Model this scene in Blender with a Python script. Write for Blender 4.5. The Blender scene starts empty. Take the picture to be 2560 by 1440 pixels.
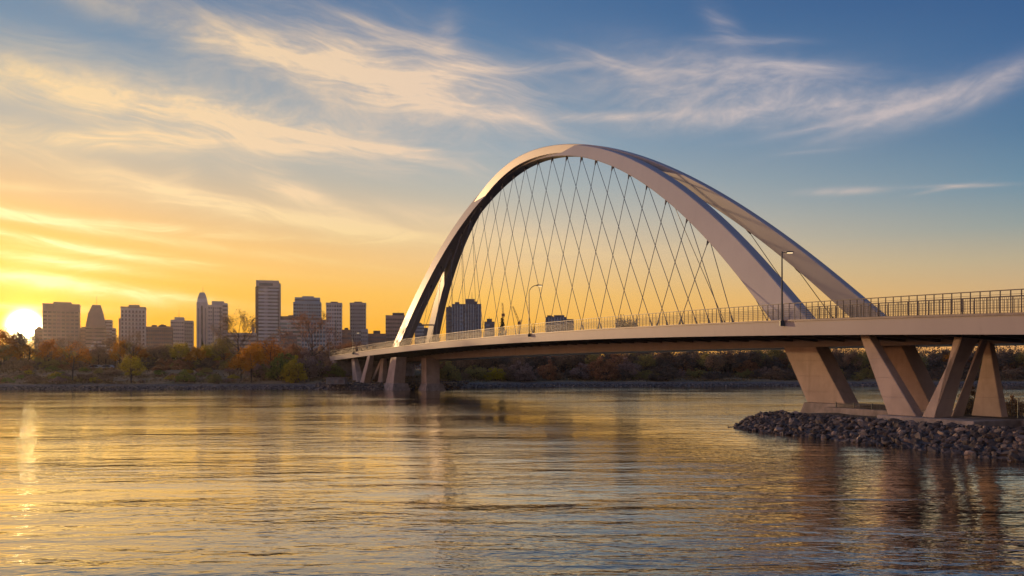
import bpy, math, random
import numpy as np
from mathutils import Vector

S = bpy.context.scene
C = S.collection
R = math.radians
rnd = random.Random(7)
F, HV, CAMZ = 2059.4, 922.26, 4.5        # focal length and horizon in photograph pixels, eye height in metres

# ------------------------------------------------------------------ camera, exposure
cam = bpy.data.cameras.new('camera')
cam_o = bpy.data.objects.new('camera', cam); C.objects.link(cam_o)
cam_o.location = (0, 0, CAMZ); cam_o.rotation_euler = (R(90), 0, 0)
cam.sensor_width = 36.0; cam.lens = F / 2560 * 36.0
cam.shift_y = (HV - 720) / 2560
cam.clip_start = 0.5; cam.clip_end = 20000
S.camera = cam_o
S.view_settings.view_transform = 'Standard'; S.view_settings.look = 'None'
S.view_settings.exposure = 0.0; S.view_settings.gamma = 1.0
S.view_settings.use_curve_mapping = False
S.cycles.use_denoising = True
S.cycles.max_bounces = 8; S.cycles.transparent_max_bounces = 8
S.cycles.volume_bounces = 1
S.cycles.sample_clamp_indirect = 10.0
S.cycles.caustics_reflective = False

def lin(r, g, b, k=1.0):
    f = lambda c: (c / 12.92 if c <= 0.04045 else ((c + 0.055) / 1.055) ** 2.4) * k
    return (f(r / 255), f(g / 255), f(b / 255), 1.0)

# ------------------------------------------------------------------ node helper
class NT:
    def __init__(s, nt):
        s.nt = nt; s.n = nt.nodes; s.l = nt.links
    def new(s, t, **kw):
        nd = s.n.new(t)
        for k, v in kw.items(): setattr(nd, k, v)
        return nd
    def put(s, sock, v):
        if isinstance(v, bpy.types.NodeSocket): s.l.new(v, sock)
        else: sock.default_value = v
    def m(s, op, a, b=None, c=None, clamp=False):
        nd = s.new('ShaderNodeMath', operation=op); nd.use_clamp = clamp
        s.put(nd.inputs[0], a)
        if b is not None: s.put(nd.inputs[1], b)
        if c is not None: s.put(nd.inputs[2], c)
        return nd.outputs[0]
    def smooth(s, x, a, b, lo=0.0, hi=1.0, kind='SMOOTHSTEP'):
        nd = s.new('ShaderNodeMapRange', interpolation_type=kind)
        s.put(nd.inputs[0], x); nd.inputs[1].default_value = a; nd.inputs[2].default_value = b
        nd.inputs[3].default_value = lo; nd.inputs[4].default_value = hi
        return nd.outputs[0]
    def mix(s, f, a, b, mode='MIX'):
        nd = s.new('ShaderNodeMix', data_type='RGBA', blend_type=mode)
        nd.clamp_result = False
        s.put(nd.inputs[0], f); s.put(nd.inputs[6], a); s.put(nd.inputs[7], b)
        return nd.outputs[2]
    def ramp(s, f, stops, interp='LINEAR'):
        nd = s.new('ShaderNodeValToRGB'); cr = nd.color_ramp; cr.interpolation = interp
        while len(cr.elements) < len(stops): cr.elements.new(0.5)
        for e, (p, c) in zip(cr.elements, stops): e.position = p; e.color = c
        s.put(nd.inputs[0], f)
        return nd.outputs[0]
    def noise(s, vec, scale, detail=4, rough=0.55, dist=0.0, dim='3D'):
        nd = s.new('ShaderNodeTexNoise', noise_dimensions=dim)
        if vec is not None: s.put(nd.inputs['Vector'], vec)
        nd.inputs['Scale'].default_value = scale; nd.inputs['Detail'].default_value = detail
        nd.inputs['Roughness'].default_value = rough; nd.inputs['Distortion'].default_value = dist
        return nd.outputs[0]
    def xyz(s, x, y, z=0.0):
        nd = s.new('ShaderNodeCombineXYZ')
        for i, v in enumerate((x, y, z)): s.put(nd.inputs[i], v)
        return nd.outputs[0]
    def mapping(s, vec, scale=(1, 1, 1), rot=(0, 0, 0), loc=(0, 0, 0)):
        nd = s.new('ShaderNodeMapping'); s.put(nd.inputs[0], vec)
        nd.inputs['Scale'].default_value = scale; nd.inputs['Rotation'].default_value = rot
        nd.inputs['Location'].default_value = loc
        return nd.outputs[0]

# ------------------------------------------------------------------ sky (world)
SUN_AZ = math.degrees(math.atan((62 - 1280) / F))            # azimuth from +Y, towards +X
SUN_EL = math.degrees(math.atan((HV - 816) / F * math.cos(R(SUN_AZ))))
LAMP_AZ, LAMP_EL = -36.0, 5.0                                # the lamp grazes the bridge side and clears the rooftops
def azel(u, v):
    a = math.atan((u - 1280) / F)
    return math.degrees(a), math.degrees(math.atan((HV - v) / F * math.cos(a)))

W = bpy.data.worlds.new('World'); S.world = W; W.use_nodes = True
t = NT(W.node_tree); t.n.clear()
tc = t.new('ShaderNodeTexCoord')
sep = t.new('ShaderNodeSeparateXYZ'); t.l.new(tc.outputs['Generated'], sep.inputs[0])
dx, dy, dz = sep.outputs
AZ = t.m('MULTIPLY', t.m('ARCTAN2', dx, dy), 180 / math.pi)
EL = t.m('MULTIPLY', t.m('ARCSINE', dz), 180 / math.pi)
e40 = t.m('DIVIDE', EL, 40.0, clamp=True)
def stops(*pairs):
    return [(max(0, e) / 40.0, lin(*c)) for e, c in pairs]
rA = t.ramp(e40, stops((0, (255, 160, 8)), (3, (255, 176, 8)), (5.5, (254, 186, 36)), (8, (248, 186, 80)), (10.5, (228, 186, 130)),
                       (13.5, (188, 178, 160)), (16.5, (150, 164, 172)), (20, (106, 140, 168)), (25, (76, 116, 156)), (40, (54, 90, 140))))
rB = t.ramp(e40, stops((0, (255, 166, 34)), (2.5, (255, 182, 54)), (5, (253, 196, 98)), (7.5, (240, 202, 146)), (10, (212, 196, 168)),
                       (12.5, (176, 182, 178)), (15, (144, 166, 180)), (18, (114, 146, 172)), (22, (84, 122, 162)), (26, (64, 104, 150)), (40, (48, 82, 130))))
rC = t.ramp(e40, stops((0, (228, 160, 92)), (2.5, (224, 168, 104)), (4.5, (212, 174, 124)), (6.5, (188, 174, 144)), (8.5, (148, 160, 158)),
                       (11, (108, 142, 164)), (14, (84, 122, 156)), (18, (64, 104, 150)), (23, (48, 86, 136)), (40, (38, 68, 116))))
K = 1.6
rD = t.ramp(e40, stops((0, (124 * K, 100 * K, 92 * K)), (5, (126 * K, 106 * K, 102 * K)), (10, (104 * K, 98 * K, 106 * K)), (20, (70 * K, 82 * K, 106 * K)), (40, (44, 66, 104))))
def vscale(c, k_):
    nd = t.new('ShaderNodeVectorMath', operation='SCALE'); t.put(nd.inputs[0], c); t.put(nd.inputs['Scale'], k_); return nd.outputs[0]
WEST_FILL = 2.5
col = t.mix(t.smooth(AZ, -33, 2, kind='LINEAR'), rA, rB)
col = t.mix(t.smooth(AZ, -2, 33, kind='LINEAR'), col, rC)
col = t.mix(t.smooth(AZ, 36, 100), col, rD)
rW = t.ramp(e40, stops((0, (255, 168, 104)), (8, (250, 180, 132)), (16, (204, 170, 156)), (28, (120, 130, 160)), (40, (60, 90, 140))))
col = t.mix(t.smooth(AZ, -70, -36, 1.0, 0.0), col, vscale(rW, WEST_FILL))        # added unseen glow: western sky tinted pink and brightened to light the bridge sides
col = t.mix(t.smooth(AZ, -160, -100, 1.0, 0.0), col, rD)

def field(rotdeg, sx, sy, seed, scale=1.0, sharp=(0.33, 0.68), fine=1.0):
    v = t.xyz(AZ, EL, 0.0)
    v = t.mapping(v, rot=(0, 0, R(rotdeg)))
    w1 = t.noise(t.mapping(v, scale=(0.10, 0.22, 1), loc=(seed, 0, 0)), 1.0, 2, 0.5)
    v2 = t.new('ShaderNodeVectorMath', operation='ADD')
    t.put(v2.inputs[0], v); t.put(v2.inputs[1], t.xyz(0.0, t.m('MULTIPLY', t.m('SUBTRACT', w1, 0.5), 4.0), 0.0))
    n = t.noise(t.mapping(v2.outputs[0], scale=(sx, sy, 1), loc=(0, seed * 1.7, 0)), scale, 9, 0.66, 0.12)
    n2 = t.noise(t.mapping(v2.outputs[0], scale=(sx * 2.2, sy * 3.2, 1), loc=(seed * 2.3, 0, 0)), scale, 6, 0.6, 0.1)
    return t.m('MULTIPLY', t.smooth(n, *sharp), t.smooth(n2, .28, .66, 1.0 - .65 * fine, 1.0 + .15 * fine))
FLD = [field(10, 0.11, 0.85, 3.1), field(-3, 0.10, 0.95, 9.4), field(-20, 0.13, 0.8, 15.2), field(17, 0.13, 0.75, 22.0), field(-3, 0.16, 0.42, 31.0, 1.0, (.30, .74), .55)]
#  u, v, half length, half width, angle (down to the right), weight, streak field
STROKES = [(300, 235, 480, 46, 3, .6, 4), (520, 285, 400, 40, 5, .6, 4), (560, 335, 420, 34, 6, .95, 0), (250, 350, 320, 26, -3, .9, 1), (830, 352, 230, 13, 8, .95, 0), (1000, 371, 110, 6, 3, .7, 1),
           (860, 220, 330, 80, 10, .6, 4), (900, 200, 300, 60, 12, .35, 0), (1040, 180, 260, 75, 15, .6, 0), (1170, 245, 200, 34, 17, .55, 3), (1285, 290, 80, 12, 18, .4, 0), (1250, 172, 170, 12, -2, .5, 1),
           (520, 85, 420, 36, 10, .42, 4), (720, 120, 240, 20, 13, .55, 3), (1040, 105, 180, 16, 14, .45, 3), (1110, 90, 40, 26, -60, .35, 2), (200, 130, 330, 30, 6, .16, 1),
           (1800, 240, 280, 60, 6, .75, 4), (1900, 285, 260, 20, -2, .6, 4), (1560, 292, 190, 9, 0, .75, 1), (1880, 104, 100, 9, 6, .4, 0), (1810, 70, 60, 24, 50, .25, 3), (1990, 165, 160, 12, 10, .45, 0), (1830, 170, 240, 36, 14, .35, 4), (1480, 145, 110, 14, 14, .4, 3), (1640, 180, 120, 12, 6, .4, 1),
           (2330, 252, 220, 34, -12, .62, 4), (2240, 282, 160, 9, -14, .4, 2), (2450, 222, 140, 26, -20, .45, 4), (2120, 302, 160, 8, -6, .55, 1), (2060, 258, 190, 26, 2, .6, 4),
           (2105, 478, 75, 8, 2, .8, 4), (2400, 465, 85, 5, 4, .75, 1), (2350, 474, 60, 4, -6, .5, 1), (2050, 378, 60, 4, 0, .4, 1),
           (560, 512, 330, 15, 8, .95, 0), (760, 548, 330, 15, 5, .85, 0), (900, 585, 260, 20, 4, .6, 1), (330, 566, 430, 11, 1, .95, 1), (90, 545, 200, 12, 8, .9, 0), (150, 610, 260, 9, 8, .8, 0), (330, 640, 330, 12, 4, .6, 1), (110, 650, 230, 12, 5, 1.0, 1), (560, 620, 300, 12, 6, .5, 0),
           (210, 718, 270, 18, 7, 1.0, 0), (60, 690, 190, 10, 3, .8, 1), (420, 740, 260, 9, 4, .5, 1), (80, 770, 160, 10, 0, .7, 1), (700, 470, 120, 36, 28, .6, 3), (800, 500, 130, 16, 20, .6, 3), (300, 430, 260, 14, 9, .5, 0), (440, 440, 60, 36, -50, .3, 2), (120, 470, 170, 10, -2, .5, 1), (1080, 545, 240, 24, 6, .4, 0), (1400, 620, 380, 46, 3, .3, 1)]
dens = None
for (u, v, hl, hw, ang, wgt, fi) in STROKES:
    a0, e0 = azel(u, v)
    k = math.degrees(1 / F) * (math.cos(R(a0)) ** 1)
    rx = t.m('SUBTRACT', AZ, a0); ry = t.m('SUBTRACT', EL, e0)
    ca, sa = math.cos(R(-ang)), math.sin(R(-ang))
    px = t.m('ADD', t.m('MULTIPLY', rx, ca / (hl * k)), t.m('MULTIPLY', ry, sa / (hl * k)))
    py = t.m('ADD', t.m('MULTIPLY', rx, -sa / (hw * k)), t.m('MULTIPLY', ry, ca / (hw * k)))
    d2 = t.m('ADD', t.m('MULTIPLY', px, px), t.m('MULTIPLY', py, py))
    g = t.m('MULTIPLY', t.m('EXPONENT', t.m('MULTIPLY', d2, -0.8)), wgt)
    g = t.m('MULTIPLY', g, t.m('MULTIPLY_ADD', FLD[fi], .82, .18))
    dens = g if dens is None else t.m('ADD', dens, g)
dens = t.m('MINIMUM', t.m('MULTIPLY', dens, 1.15), 0.93)
ccol = t.ramp(t.smooth(AZ, -34, 34, kind='LINEAR'), [(0, lin(250, 216, 158)), (.22, lin(246, 214, 172)), (.5, lin(236, 208, 184)), (.75, lin(206, 192, 190)), (1, lin(190, 180, 184))])
clow = t.ramp(t.smooth(AZ, -34, 10, kind='LINEAR'), [(0, lin(255, 240, 178, 1.2)), (.4, lin(255, 226, 146)), (1, lin(252, 212, 146))])
ccol = t.mix(t.smooth(EL, 6, 13), clow, ccol)
col = t.mix(dens, col, ccol)
# sun glow round the low sun
sd = Vector((math.sin(R(SUN_AZ)) * math.cos(R(SUN_EL)), math.cos(R(SUN_AZ)) * math.cos(R(SUN_EL)), math.sin(R(SUN_EL))))
dot = t.new('ShaderNodeVectorMath', operation='DOT_PRODUCT')
t.l.new(tc.outputs['Generated'], dot.inputs[0]); dot.inputs[1].default_value = sd
th = t.m('MULTIPLY', t.m('ARCCOSINE', t.m('MINIMUM', dot.outputs['Value'], 1.0)), 180 / math.pi)
g1 = t.m('MULTIPLY', t.m('EXPONENT', t.m('MULTIPLY', t.m('POWER', t.m('DIVIDE', th, .38), 1.6), -1.0)), 220.0)
g2 = t.m('MULTIPLY', t.m('EXPONENT', t.m('MULTIPLY', th, -1 / 2.2)), 1.0)
g3 = t.m('MULTIPLY', t.m('EXPONENT', t.m('MULTIPLY', th, -1 / 7.0)), 0.10)
def addc(base, fac, c):
    return t.mix(fac, base, c, 'ADD')
def scaled(c, k):
    nd = t.new('ShaderNodeVectorMath', operation='SCALE'); nd.inputs[0].default_value = c; t.put(nd.inputs['Scale'], k); return nd.outputs[0]
def vadd(a, b):
    nd = t.new('ShaderNodeVectorMath', operation='ADD'); t.put(nd.inputs[0], a); t.put(nd.inputs[1], b); return nd.outputs[0]
col = vadd(col, scaled((1, .80, .42), g1)); col = vadd(col, scaled((1, .66, .12), g2)); col = vadd(col, scaled((1, .55, .05), g3))
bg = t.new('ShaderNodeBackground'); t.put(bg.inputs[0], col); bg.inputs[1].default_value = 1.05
sky = t.new('ShaderNodeTexSky', sky_type='NISHITA'); sky.sun_disc = False
sky.sun_elevation = R(LAMP_EL); sky.sun_rotation = R(LAMP_AZ)
bg2 = t.new('ShaderNodeBackground'); t.l.new(sky.outputs[0], bg2.inputs[0]); bg2.inputs[1].default_value = 0.05
mixs = t.new('ShaderNodeMixShader'); mixs.inputs[0].default_value = 0.06
t.l.new(bg.outputs[0], mixs.inputs[1]); t.l.new(bg2.outputs[0], mixs.inputs[2])
out = t.new('ShaderNodeOutputWorld'); t.l.new(mixs.outputs[0], out.inputs[0])
W.cycles.sampling_method = 'MANUAL'; W.cycles.sample_map_resolution = 1024

# ------------------------------------------------------------------ sun
sl = bpy.data.lights.new('sun', 'SUN'); sl.energy = 2.0; sl.angle = R(0.6); sl.color = (1.0, .62, .30)
so = bpy.data.objects.new('sun', sl); C.objects.link(so)
ld = Vector((math.sin(R(LAMP_AZ)) * math.cos(R(LAMP_EL)), math.cos(R(LAMP_AZ)) * math.cos(R(LAMP_EL)), math.sin(R(LAMP_EL))))
so.rotation_euler = ld.to_track_quat('Z', 'Y').to_euler(); so.location = ld * 200

# ------------------------------------------------------------------ mesh + object helpers
class MB:
    """collects polygons; build() links them as one mesh object"""
    def __init__(s): s.v = []; s.f = []; s.mi = []
    def poly(s, pts, m=0):
        b = len(s.v); s.v += [tuple(p) for p in pts]; s.f.append(tuple(range(b, b + len(pts)))); s.mi.append(m)
    def hexa(s, bot, top, m=0):
        b = len(s.v); s.v += [tuple(p) for p in bot] + [tuple(p) for p in top]
        for q in ((3, 2, 1, 0), (4, 5, 6, 7), (0, 1, 5, 4), (1, 2, 6, 5), (2, 3, 7, 6), (3, 0, 4, 7)):
            s.f.append(tuple(b + i for i in q)); s.mi.append(m)
    def box(s, x0, x1, y0, y1, z0, z1, m=0):
        s.hexa([(x0, y0, z0), (x1, y0, z0), (x1, y1, z0), (x0, y1, z0)], [(x0, y0, z1), (x1, y0, z1), (x1, y1, z1), (x0, y1, z1)], m)
    def tube(s, pts, rad, n=6, m=0, cap=True):
        pts = [Vector(p) for p in pts]; rings = []
        rads = rad if isinstance(rad, (list, tuple)) else [rad] * len(pts)
        for i, p in enumerate(pts):
            d = (pts[min(i + 1, len(pts) - 1)] - pts[max(i - 1, 0)]).normalized()
            a = d.cross(Vector((0, 0, 1)) if abs(d.z) < .95 else Vector((1, 0, 0))).normalized(); bb = d.cross(a)
            b = len(s.v)
            for k in range(n):
                an = 2 * math.pi * k / n
                s.v.append(tuple(p + (a * math.cos(an) + bb * math.sin(an)) * rads[i]))
            rings.append(b)
        for i in range(len(rings) - 1):
            for k in range(n):
                k2 = (k + 1) % n
                s.f.append((rings[i] + k, rings[i + 1] + k, rings[i + 1] + k2, rings[i] + k2)); s.mi.append(m)
        if cap:
            s.f.append(tuple(rings[0] + k for k in range(n))); s.mi.append(m)
            s.f.append(tuple(rings[-1] + k for k in reversed(range(n)))); s.mi.append(m)
    def loft(s, rings, closed=True, cap=True, m=0):
        n = len(rings[0]); base = len(s.v)
        for r in rings: s.v += [tuple(p) for p in r]
        for i in range(len(rings) - 1):
            for k in range(n if closed else n - 1):
                k2 = (k + 1) % n
                s.f.append((base + i * n + k, base + i * n + k2, base + (i + 1) * n + k2, base + (i + 1) * n + k)); s.mi.append(m)
        if cap:
            s.f.append(tuple(base + k for k in reversed(range(n)))); s.mi.append(m)
            s.f.append(tuple(base + (len(rings) - 1) * n + k for k in range(n))); s.mi.append(m)
    def mesh(s, name, mats, smooth=False, origin=(0, 0, 0)):
        me = bpy.data.meshes.new(name)
        o = Vector(origin)
        me.from_pydata([(v[0] - o.x, v[1] - o.y, v[2] - o.z) for v in s.v], [], s.f)
        for mt in (mats if isinstance(mats, (list, tuple)) else [mats]): me.materials.append(mt)
        me.polygons.foreach_set('material_index', s.mi)
        if smooth: me.polygons.foreach_set('use_smooth', [True] * len(s.f))
        me.validate(); me.update()
        return me
    def build(s, name, mats, parent=None, smooth=False, origin=None):
        if origin is None:
            origin = root_loc(parent) if parent is not None else (0, 0, 0)
        me = s.mesh(name, mats, smooth, origin)
        o = bpy.data.objects.new(name, me); C.objects.link(o)
        if parent is not None: o.parent = parent
        else: o.location = origin
        fix_normals(me)
        return o
def fix_normals(me):
    import bmesh
    bm = bmesh.new(); bm.from_mesh(me); bmesh.ops.recalc_face_normals(bm, faces=bm.faces); bm.to_mesh(me); bm.free()
def root_loc(o):
    l = Vector((0, 0, 0))
    while o is not None: l += Vector(o.location); o = o.parent
    return l
def tag(o, label=None, cat=None, group=None, kind=None):
    if label: o['label'] = label
    if cat: o['category'] = cat
    if group: o['group'] = group
    if kind: o['kind'] = kind
    return o
def thing(name, label, cat, loc, group=None):
    o = bpy.data.objects.new(name, None); C.objects.link(o); o.location = loc; o.empty_display_size = .5
    return tag(o, label, cat, group)
def link(name, me, parent=None, loc=(0, 0, 0)):
    o = bpy.data.objects.new(name, me); C.objects.link(o); o.location = loc
    if parent is not None: o.parent = parent
    return o
def copy_tree(o, parent=None):
    c = o.copy(); C.objects.link(c); c.parent = parent
    for ch in o.children: copy_tree(ch, c)
    return c

# ------------------------------------------------------------------ materials
MATS = {}
def pmat(name, color, rough=0.6, metal=0.0, var=0.12, vscale=0.6, bump=0.0, bscale=4.0, spec=0.5, streak=0.0, form=0.0):
    if name in MATS: return MATS[name]
    m = bpy.data.materials.new(name); m.use_nodes = True; k = NT(m.node_tree)
    b = k.n['Principled BSDF']; b.inputs['Roughness'].default_value = rough; b.inputs['Metallic'].default_value = metal
    b.inputs['Specular IOR Level'].default_value = spec
    tcn = k.new('ShaderNodeTexCoord'); P = tcn.outputs['Object']
    n = k.noise(P, vscale, 5, .6)
    c = k.mix(k.smooth(n, .3, .7), tuple(x * (1 - var) for x in color[:3]) + (1,), tuple(min(1, x * (1 + var)) for x in color[:3]) + (1,))
    if streak:
        n2 = k.noise(k.mapping(P, scale=(1.2, 1.2, .12)), 1.0, 5, .65)
        c = k.mix(k.m('MULTIPLY', k.smooth(n2, .5, .75), streak), c, tuple(x * .45 for x in color[:3]) + (1,))
    k.put(b.inputs['Base Color'], c)
    if bump:
        bp = k.new('ShaderNodeBump'); bp.inputs['Strength'].default_value = 1.0; bp.inputs['Distance'].default_value = bump
        hh = k.noise(P, bscale, 5, .6)
        if form:                                     # board marks: a shallow joint every form metres of height
            spz = k.new('ShaderNodeSeparateXYZ'); k.put(spz.inputs[0], P)
            fr = k.m('PINGPONG', k.m('DIVIDE', spz.outputs[2], form), .5)
            hh = k.m('ADD', hh, k.m('MULTIPLY', k.smooth(fr, 0, .02), .8))
            wt = k.m('MULTIPLY', k.smooth(fr, .02, .0), .14)
            c = k.mix(wt, c, tuple(x * .5 for x in color[:3]) + (1,)); k.put(b.inputs['Base Color'], c)
        k.put(bp.inputs['Height'], hh); k.l.new(bp.outputs[0], b.inputs['Normal'])
    MATS[name] = m
    return m
def leafmat(name, c1, c2, c3, trans=0.35):
    if name in MATS: return MATS[name]
    m = bpy.data.materials.new(name); m.use_nodes = True; k = NT(m.node_tree)
    k.n.remove(k.n['Principled BSDF'])
    geo = k.new('ShaderNodeNewGeometry'); tcn = k.new('ShaderNodeTexCoord'); oi = k.new('ShaderNodeObjectInfo')
    off = k.new('ShaderNodeVectorMath', operation='ADD'); k.put(off.inputs[0], tcn.outputs['Object'])
    k.put(off.inputs[1], k.xyz(k.m('MULTIPLY', oi.outputs['Random'], 40.0), 0.0, 0.0))
    n = k.noise(off.outputs[0], .55, 3, .6)
    f = k.m('ADD', k.m('MULTIPLY', geo.outputs['Random Per Island'], .55), k.m('MULTIPLY', k.smooth(n, .3, .7), .45))
    c = k.ramp(f, [(0, c1 + (1,)), (.5, c2 + (1,)), (1, c3 + (1,))])
    d = k.new('ShaderNodeBsdfDiffuse'); k.put(d.inputs[0], c)
    tr = k.new('ShaderNodeBsdfTranslucent'); k.put(tr.inputs[0], c)
    mx = k.new('ShaderNodeMixShader'); mx.inputs[0].default_value = trans
    k.l.new(d.outputs[0], mx.inputs[1]); k.l.new(tr.outputs[0], mx.inputs[2])
    k.l.new(mx.outputs[0], k.n['Material Output'].inputs[0])
    MATS[name] = m
    return m
def emat(name, color, k_):
    m = bpy.data.materials.new(name); m.use_nodes = True
    b = m.node_tree.nodes['Principled BSDF']; b.inputs['Emission Color'].default_value = color; b.inputs['Emission Strength'].default_value = k_
    return m

STEEL = pmat('painted_steel', (.345, .32, .305), .42, 0, .05, .15, streak=.10)
FASCIA = pmat('fascia_steel', (.35, .31, .285), .45, 0, .05, .2, streak=.12)
LEDGE = pmat('ledge_metal', (.16, .13, .115), .5, .2, .2, 1.0)
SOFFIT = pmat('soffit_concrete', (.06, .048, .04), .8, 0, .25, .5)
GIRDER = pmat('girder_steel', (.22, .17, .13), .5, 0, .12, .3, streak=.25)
CONC = pmat('pier_concrete', (.39, .30, .235), .75, 0, .16, .5, bump=.015, bscale=3, streak=.4, form=1.3)
PLINTH = pmat('plinth_concrete', (.25, .21, .18), .85, 0, .3, .8, bump=.03, bscale=4, streak=.5)
CABLE = pmat('cable_steel', (.10, .095, .095), .35, .6, .1, 1)
RAIL = pmat('railing_steel', (.055, .052, .055), .45, .4, .1, 1)
RAILP = pmat('railing_pale_steel', (.22, .19, .17), .45, .4, .1, 1)
LAMPP = pmat('lamp_post_paint', (.03, .045, .055), .4, .3, .1, 1)
LENS = emat('lamp_lens', (1, .72, .36, 1), 1.6)

# ------------------------------------------------------------------ bridge geometry (alignment s, lateral l, height z)
O = Vector((7.26538, 104.67885, 0)); a_ = R(-22.00445)
AX = Vector((math.sin(a_), math.cos(a_), 0)); LAT = Vector((AX.y, -AX.x, 0))
def P(s, l, z): return O + AX * s + LAT * l + Vector((0, 0, z))
def dtop(s): return 9.45787 - .00022 * (s - 29.87) ** 2
def lnear(s): return -1.44 - .00064 * s * s
def gbot(s): return 6.25 + .40 * (1 - ((s - 20) / 68) ** 2)
HF, LFAR, G0, G1 = 1.19, 12.0, 3.6, 10.5
SA, SB = -80.0, 119.0
def s_at(u, c):
    r = (u - 1280) / F
    y = (c + LAT.x * O.x + LAT.y * O.y) / (LAT.x * r + LAT.y)
    return (r * y - O.x) * AX.x + (y - O.y) * AX.y
def at(u, v, y): return Vector(((u - 1280) / F * y, y, CAMZ - (v - HV) / F * y))

# ------------------------------------------------------------------ water and ground
WAVE, WIOR = 1.0, 1.5
def make_water():
    m = bpy.data.materials.new('river_water'); m.use_nodes = True; k = NT(m.node_tree)
    b = k.n['Principled BSDF']
    b.inputs['Base Color'].default_value = (.012, .014, .016, 1); b.inputs['IOR'].default_value = WIOR
    b.inputs['Roughness'].default_value = .06
    g = k.new('ShaderNodeNewGeometry'); Pn = g.outputs['Position']
    big = k.noise(k.mapping(Pn, scale=(.030, .075, 1)), 1.0, 4, .55)
    n1 = k.noise(k.mapping(Pn, scale=(.16, .42, 1), rot=(0, 0, R(8))), 1.0, 3, .5, .4)
    n2 = k.noise(k.mapping(Pn, scale=(.7, 1.7, 1), rot=(0, 0, R(-10))), 1.0, 3, .55, .5)
    n3 = k.noise(k.mapping(Pn, scale=(2.6, 4.6, 1), rot=(0, 0, R(14))), 1.0, 2, .5, .3)
    n0 = k.noise(k.mapping(Pn, scale=(.11, .52, 1), rot=(0, 0, R(5))), 1.0, 2, .5, .3)
    amp = k.smooth(big, .36, .64, .45, 1.4)
    sp = k.new('ShaderNodeSeparateXYZ'); k.put(sp.inputs[0], Pn)
    amp = k.m('MULTIPLY', amp, k.smooth(sp.outputs[1], 20, 150, 1.25, 1.3, 'LINEAR'))
    h = k.m('ADD', k.m('ADD', k.m('MULTIPLY', n1, .024), k.m('MULTIPLY', n2, .036)), k.m('MULTIPLY', n3, .012))
    spy = k.new('ShaderNodeSeparateXYZ'); k.put(spy.inputs[0], Pn)
    h = k.m('ADD', h, k.m('MULTIPLY', n0, k.smooth(spy.outputs[1], 18, 90, .085, .015, 'LINEAR')))
    bp = k.new('ShaderNodeBump'); bp.inputs['Strength'].default_value = 1.0; bp.inputs['Distance'].default_value = 1.0
    k.put(bp.inputs['Height'], k.m('MULTIPLY', k.m('MULTIPLY', h, amp), WAVE)); k.l.new(bp.outputs[0], b.inputs['Normal'])
    gl = k.new('ShaderNodeBsdfGlossy'); gl.inputs['Roughness'].default_value = .06; gl.inputs['Color'].default_value = (1, .91, .76, 1); k.l.new(bp.outputs[0], gl.inputs['Normal'])
    lw = k.new('ShaderNodeLayerWeight'); lw.inputs['Blend'].default_value = .5
    mx = k.new('ShaderNodeMixShader'); k.put(mx.inputs[0], k.smooth(lw.outputs['Facing'], .70, .93, .12, .72, 'LINEAR')); k.l.new(b.outputs[0], mx.inputs[1]); k.l.new(gl.outputs[0], mx.inputs[2])
    k.l.new(mx.outputs[0], k.n['Material Output'].inputs[0])
    mb = MB()
    xs = [-6000, -600, -200, 200, 600, 6000]; ys = [-400, 0, 60, 150, 320, 9000]
    for i in range(5):
        for j in range(5):
            mb.poly([(xs[i], ys[j], 0), (xs[i + 1], ys[j], 0), (xs[i + 1], ys[j + 1], 0), (xs[i], ys[j + 1], 0)])
    o = mb.build('water', m); tag(o, 'rippled river water reflecting the sunset', None, None, 'structure')
make_water()

MAINX = [-900, -400, -109, -55, -42, -12, 22, 75, 134, 400, 900]
MAINY = [168, 170, 176, 179, 184, 199, 210, 214, 215, 215, 210]
def ymain(x): return np.interp(x, MAINX, MAINY) + 0.8 * np.sin(x * .31) + .6 * np.sin(x * .083 + 1)
def ypen(x): return np.interp(x, [-47, -44, -38, -23, -14, -11, -9], [260, 183, 177, 177.5, 177.5, 188, 260])
def zground(x, y):
    x = np.asarray(x, float); y = np.asarray(y, float)
    d = y - ymain(x)
    left = np.clip((-x - 5) / 25, 0, 1)                  # 1 on the left bank, 0 to the right
    zl = np.interp(d, [-8, 0, 6, 9, 24, 31, 36, 40, 3000], [-1.4, 0, 1.0, 1.15, 2.5, 3.95, 4.12, 4.15, 4.3])
    zr = np.interp(d, [-8, 0, 7, 10, 30, 60, 3000], [-1.4, 0, 1.1, 1.3, 2.6, 4.2, 4.6])
    z = zl * left + zr * (1 - left)
    zp = np.interp(y - ypen(x), [-6, 0, 3.2, 4.5, 3000], [-1.4, 0, 1.2, 1.3, 1.3])
    z = np.maximum(z, zp)
    z = z + np.where(d > 8, .16 * np.sin(x * .47 + y * .21) * np.sin(y * .53 - x * .12), 0) * (d < 34)
    return z
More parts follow.
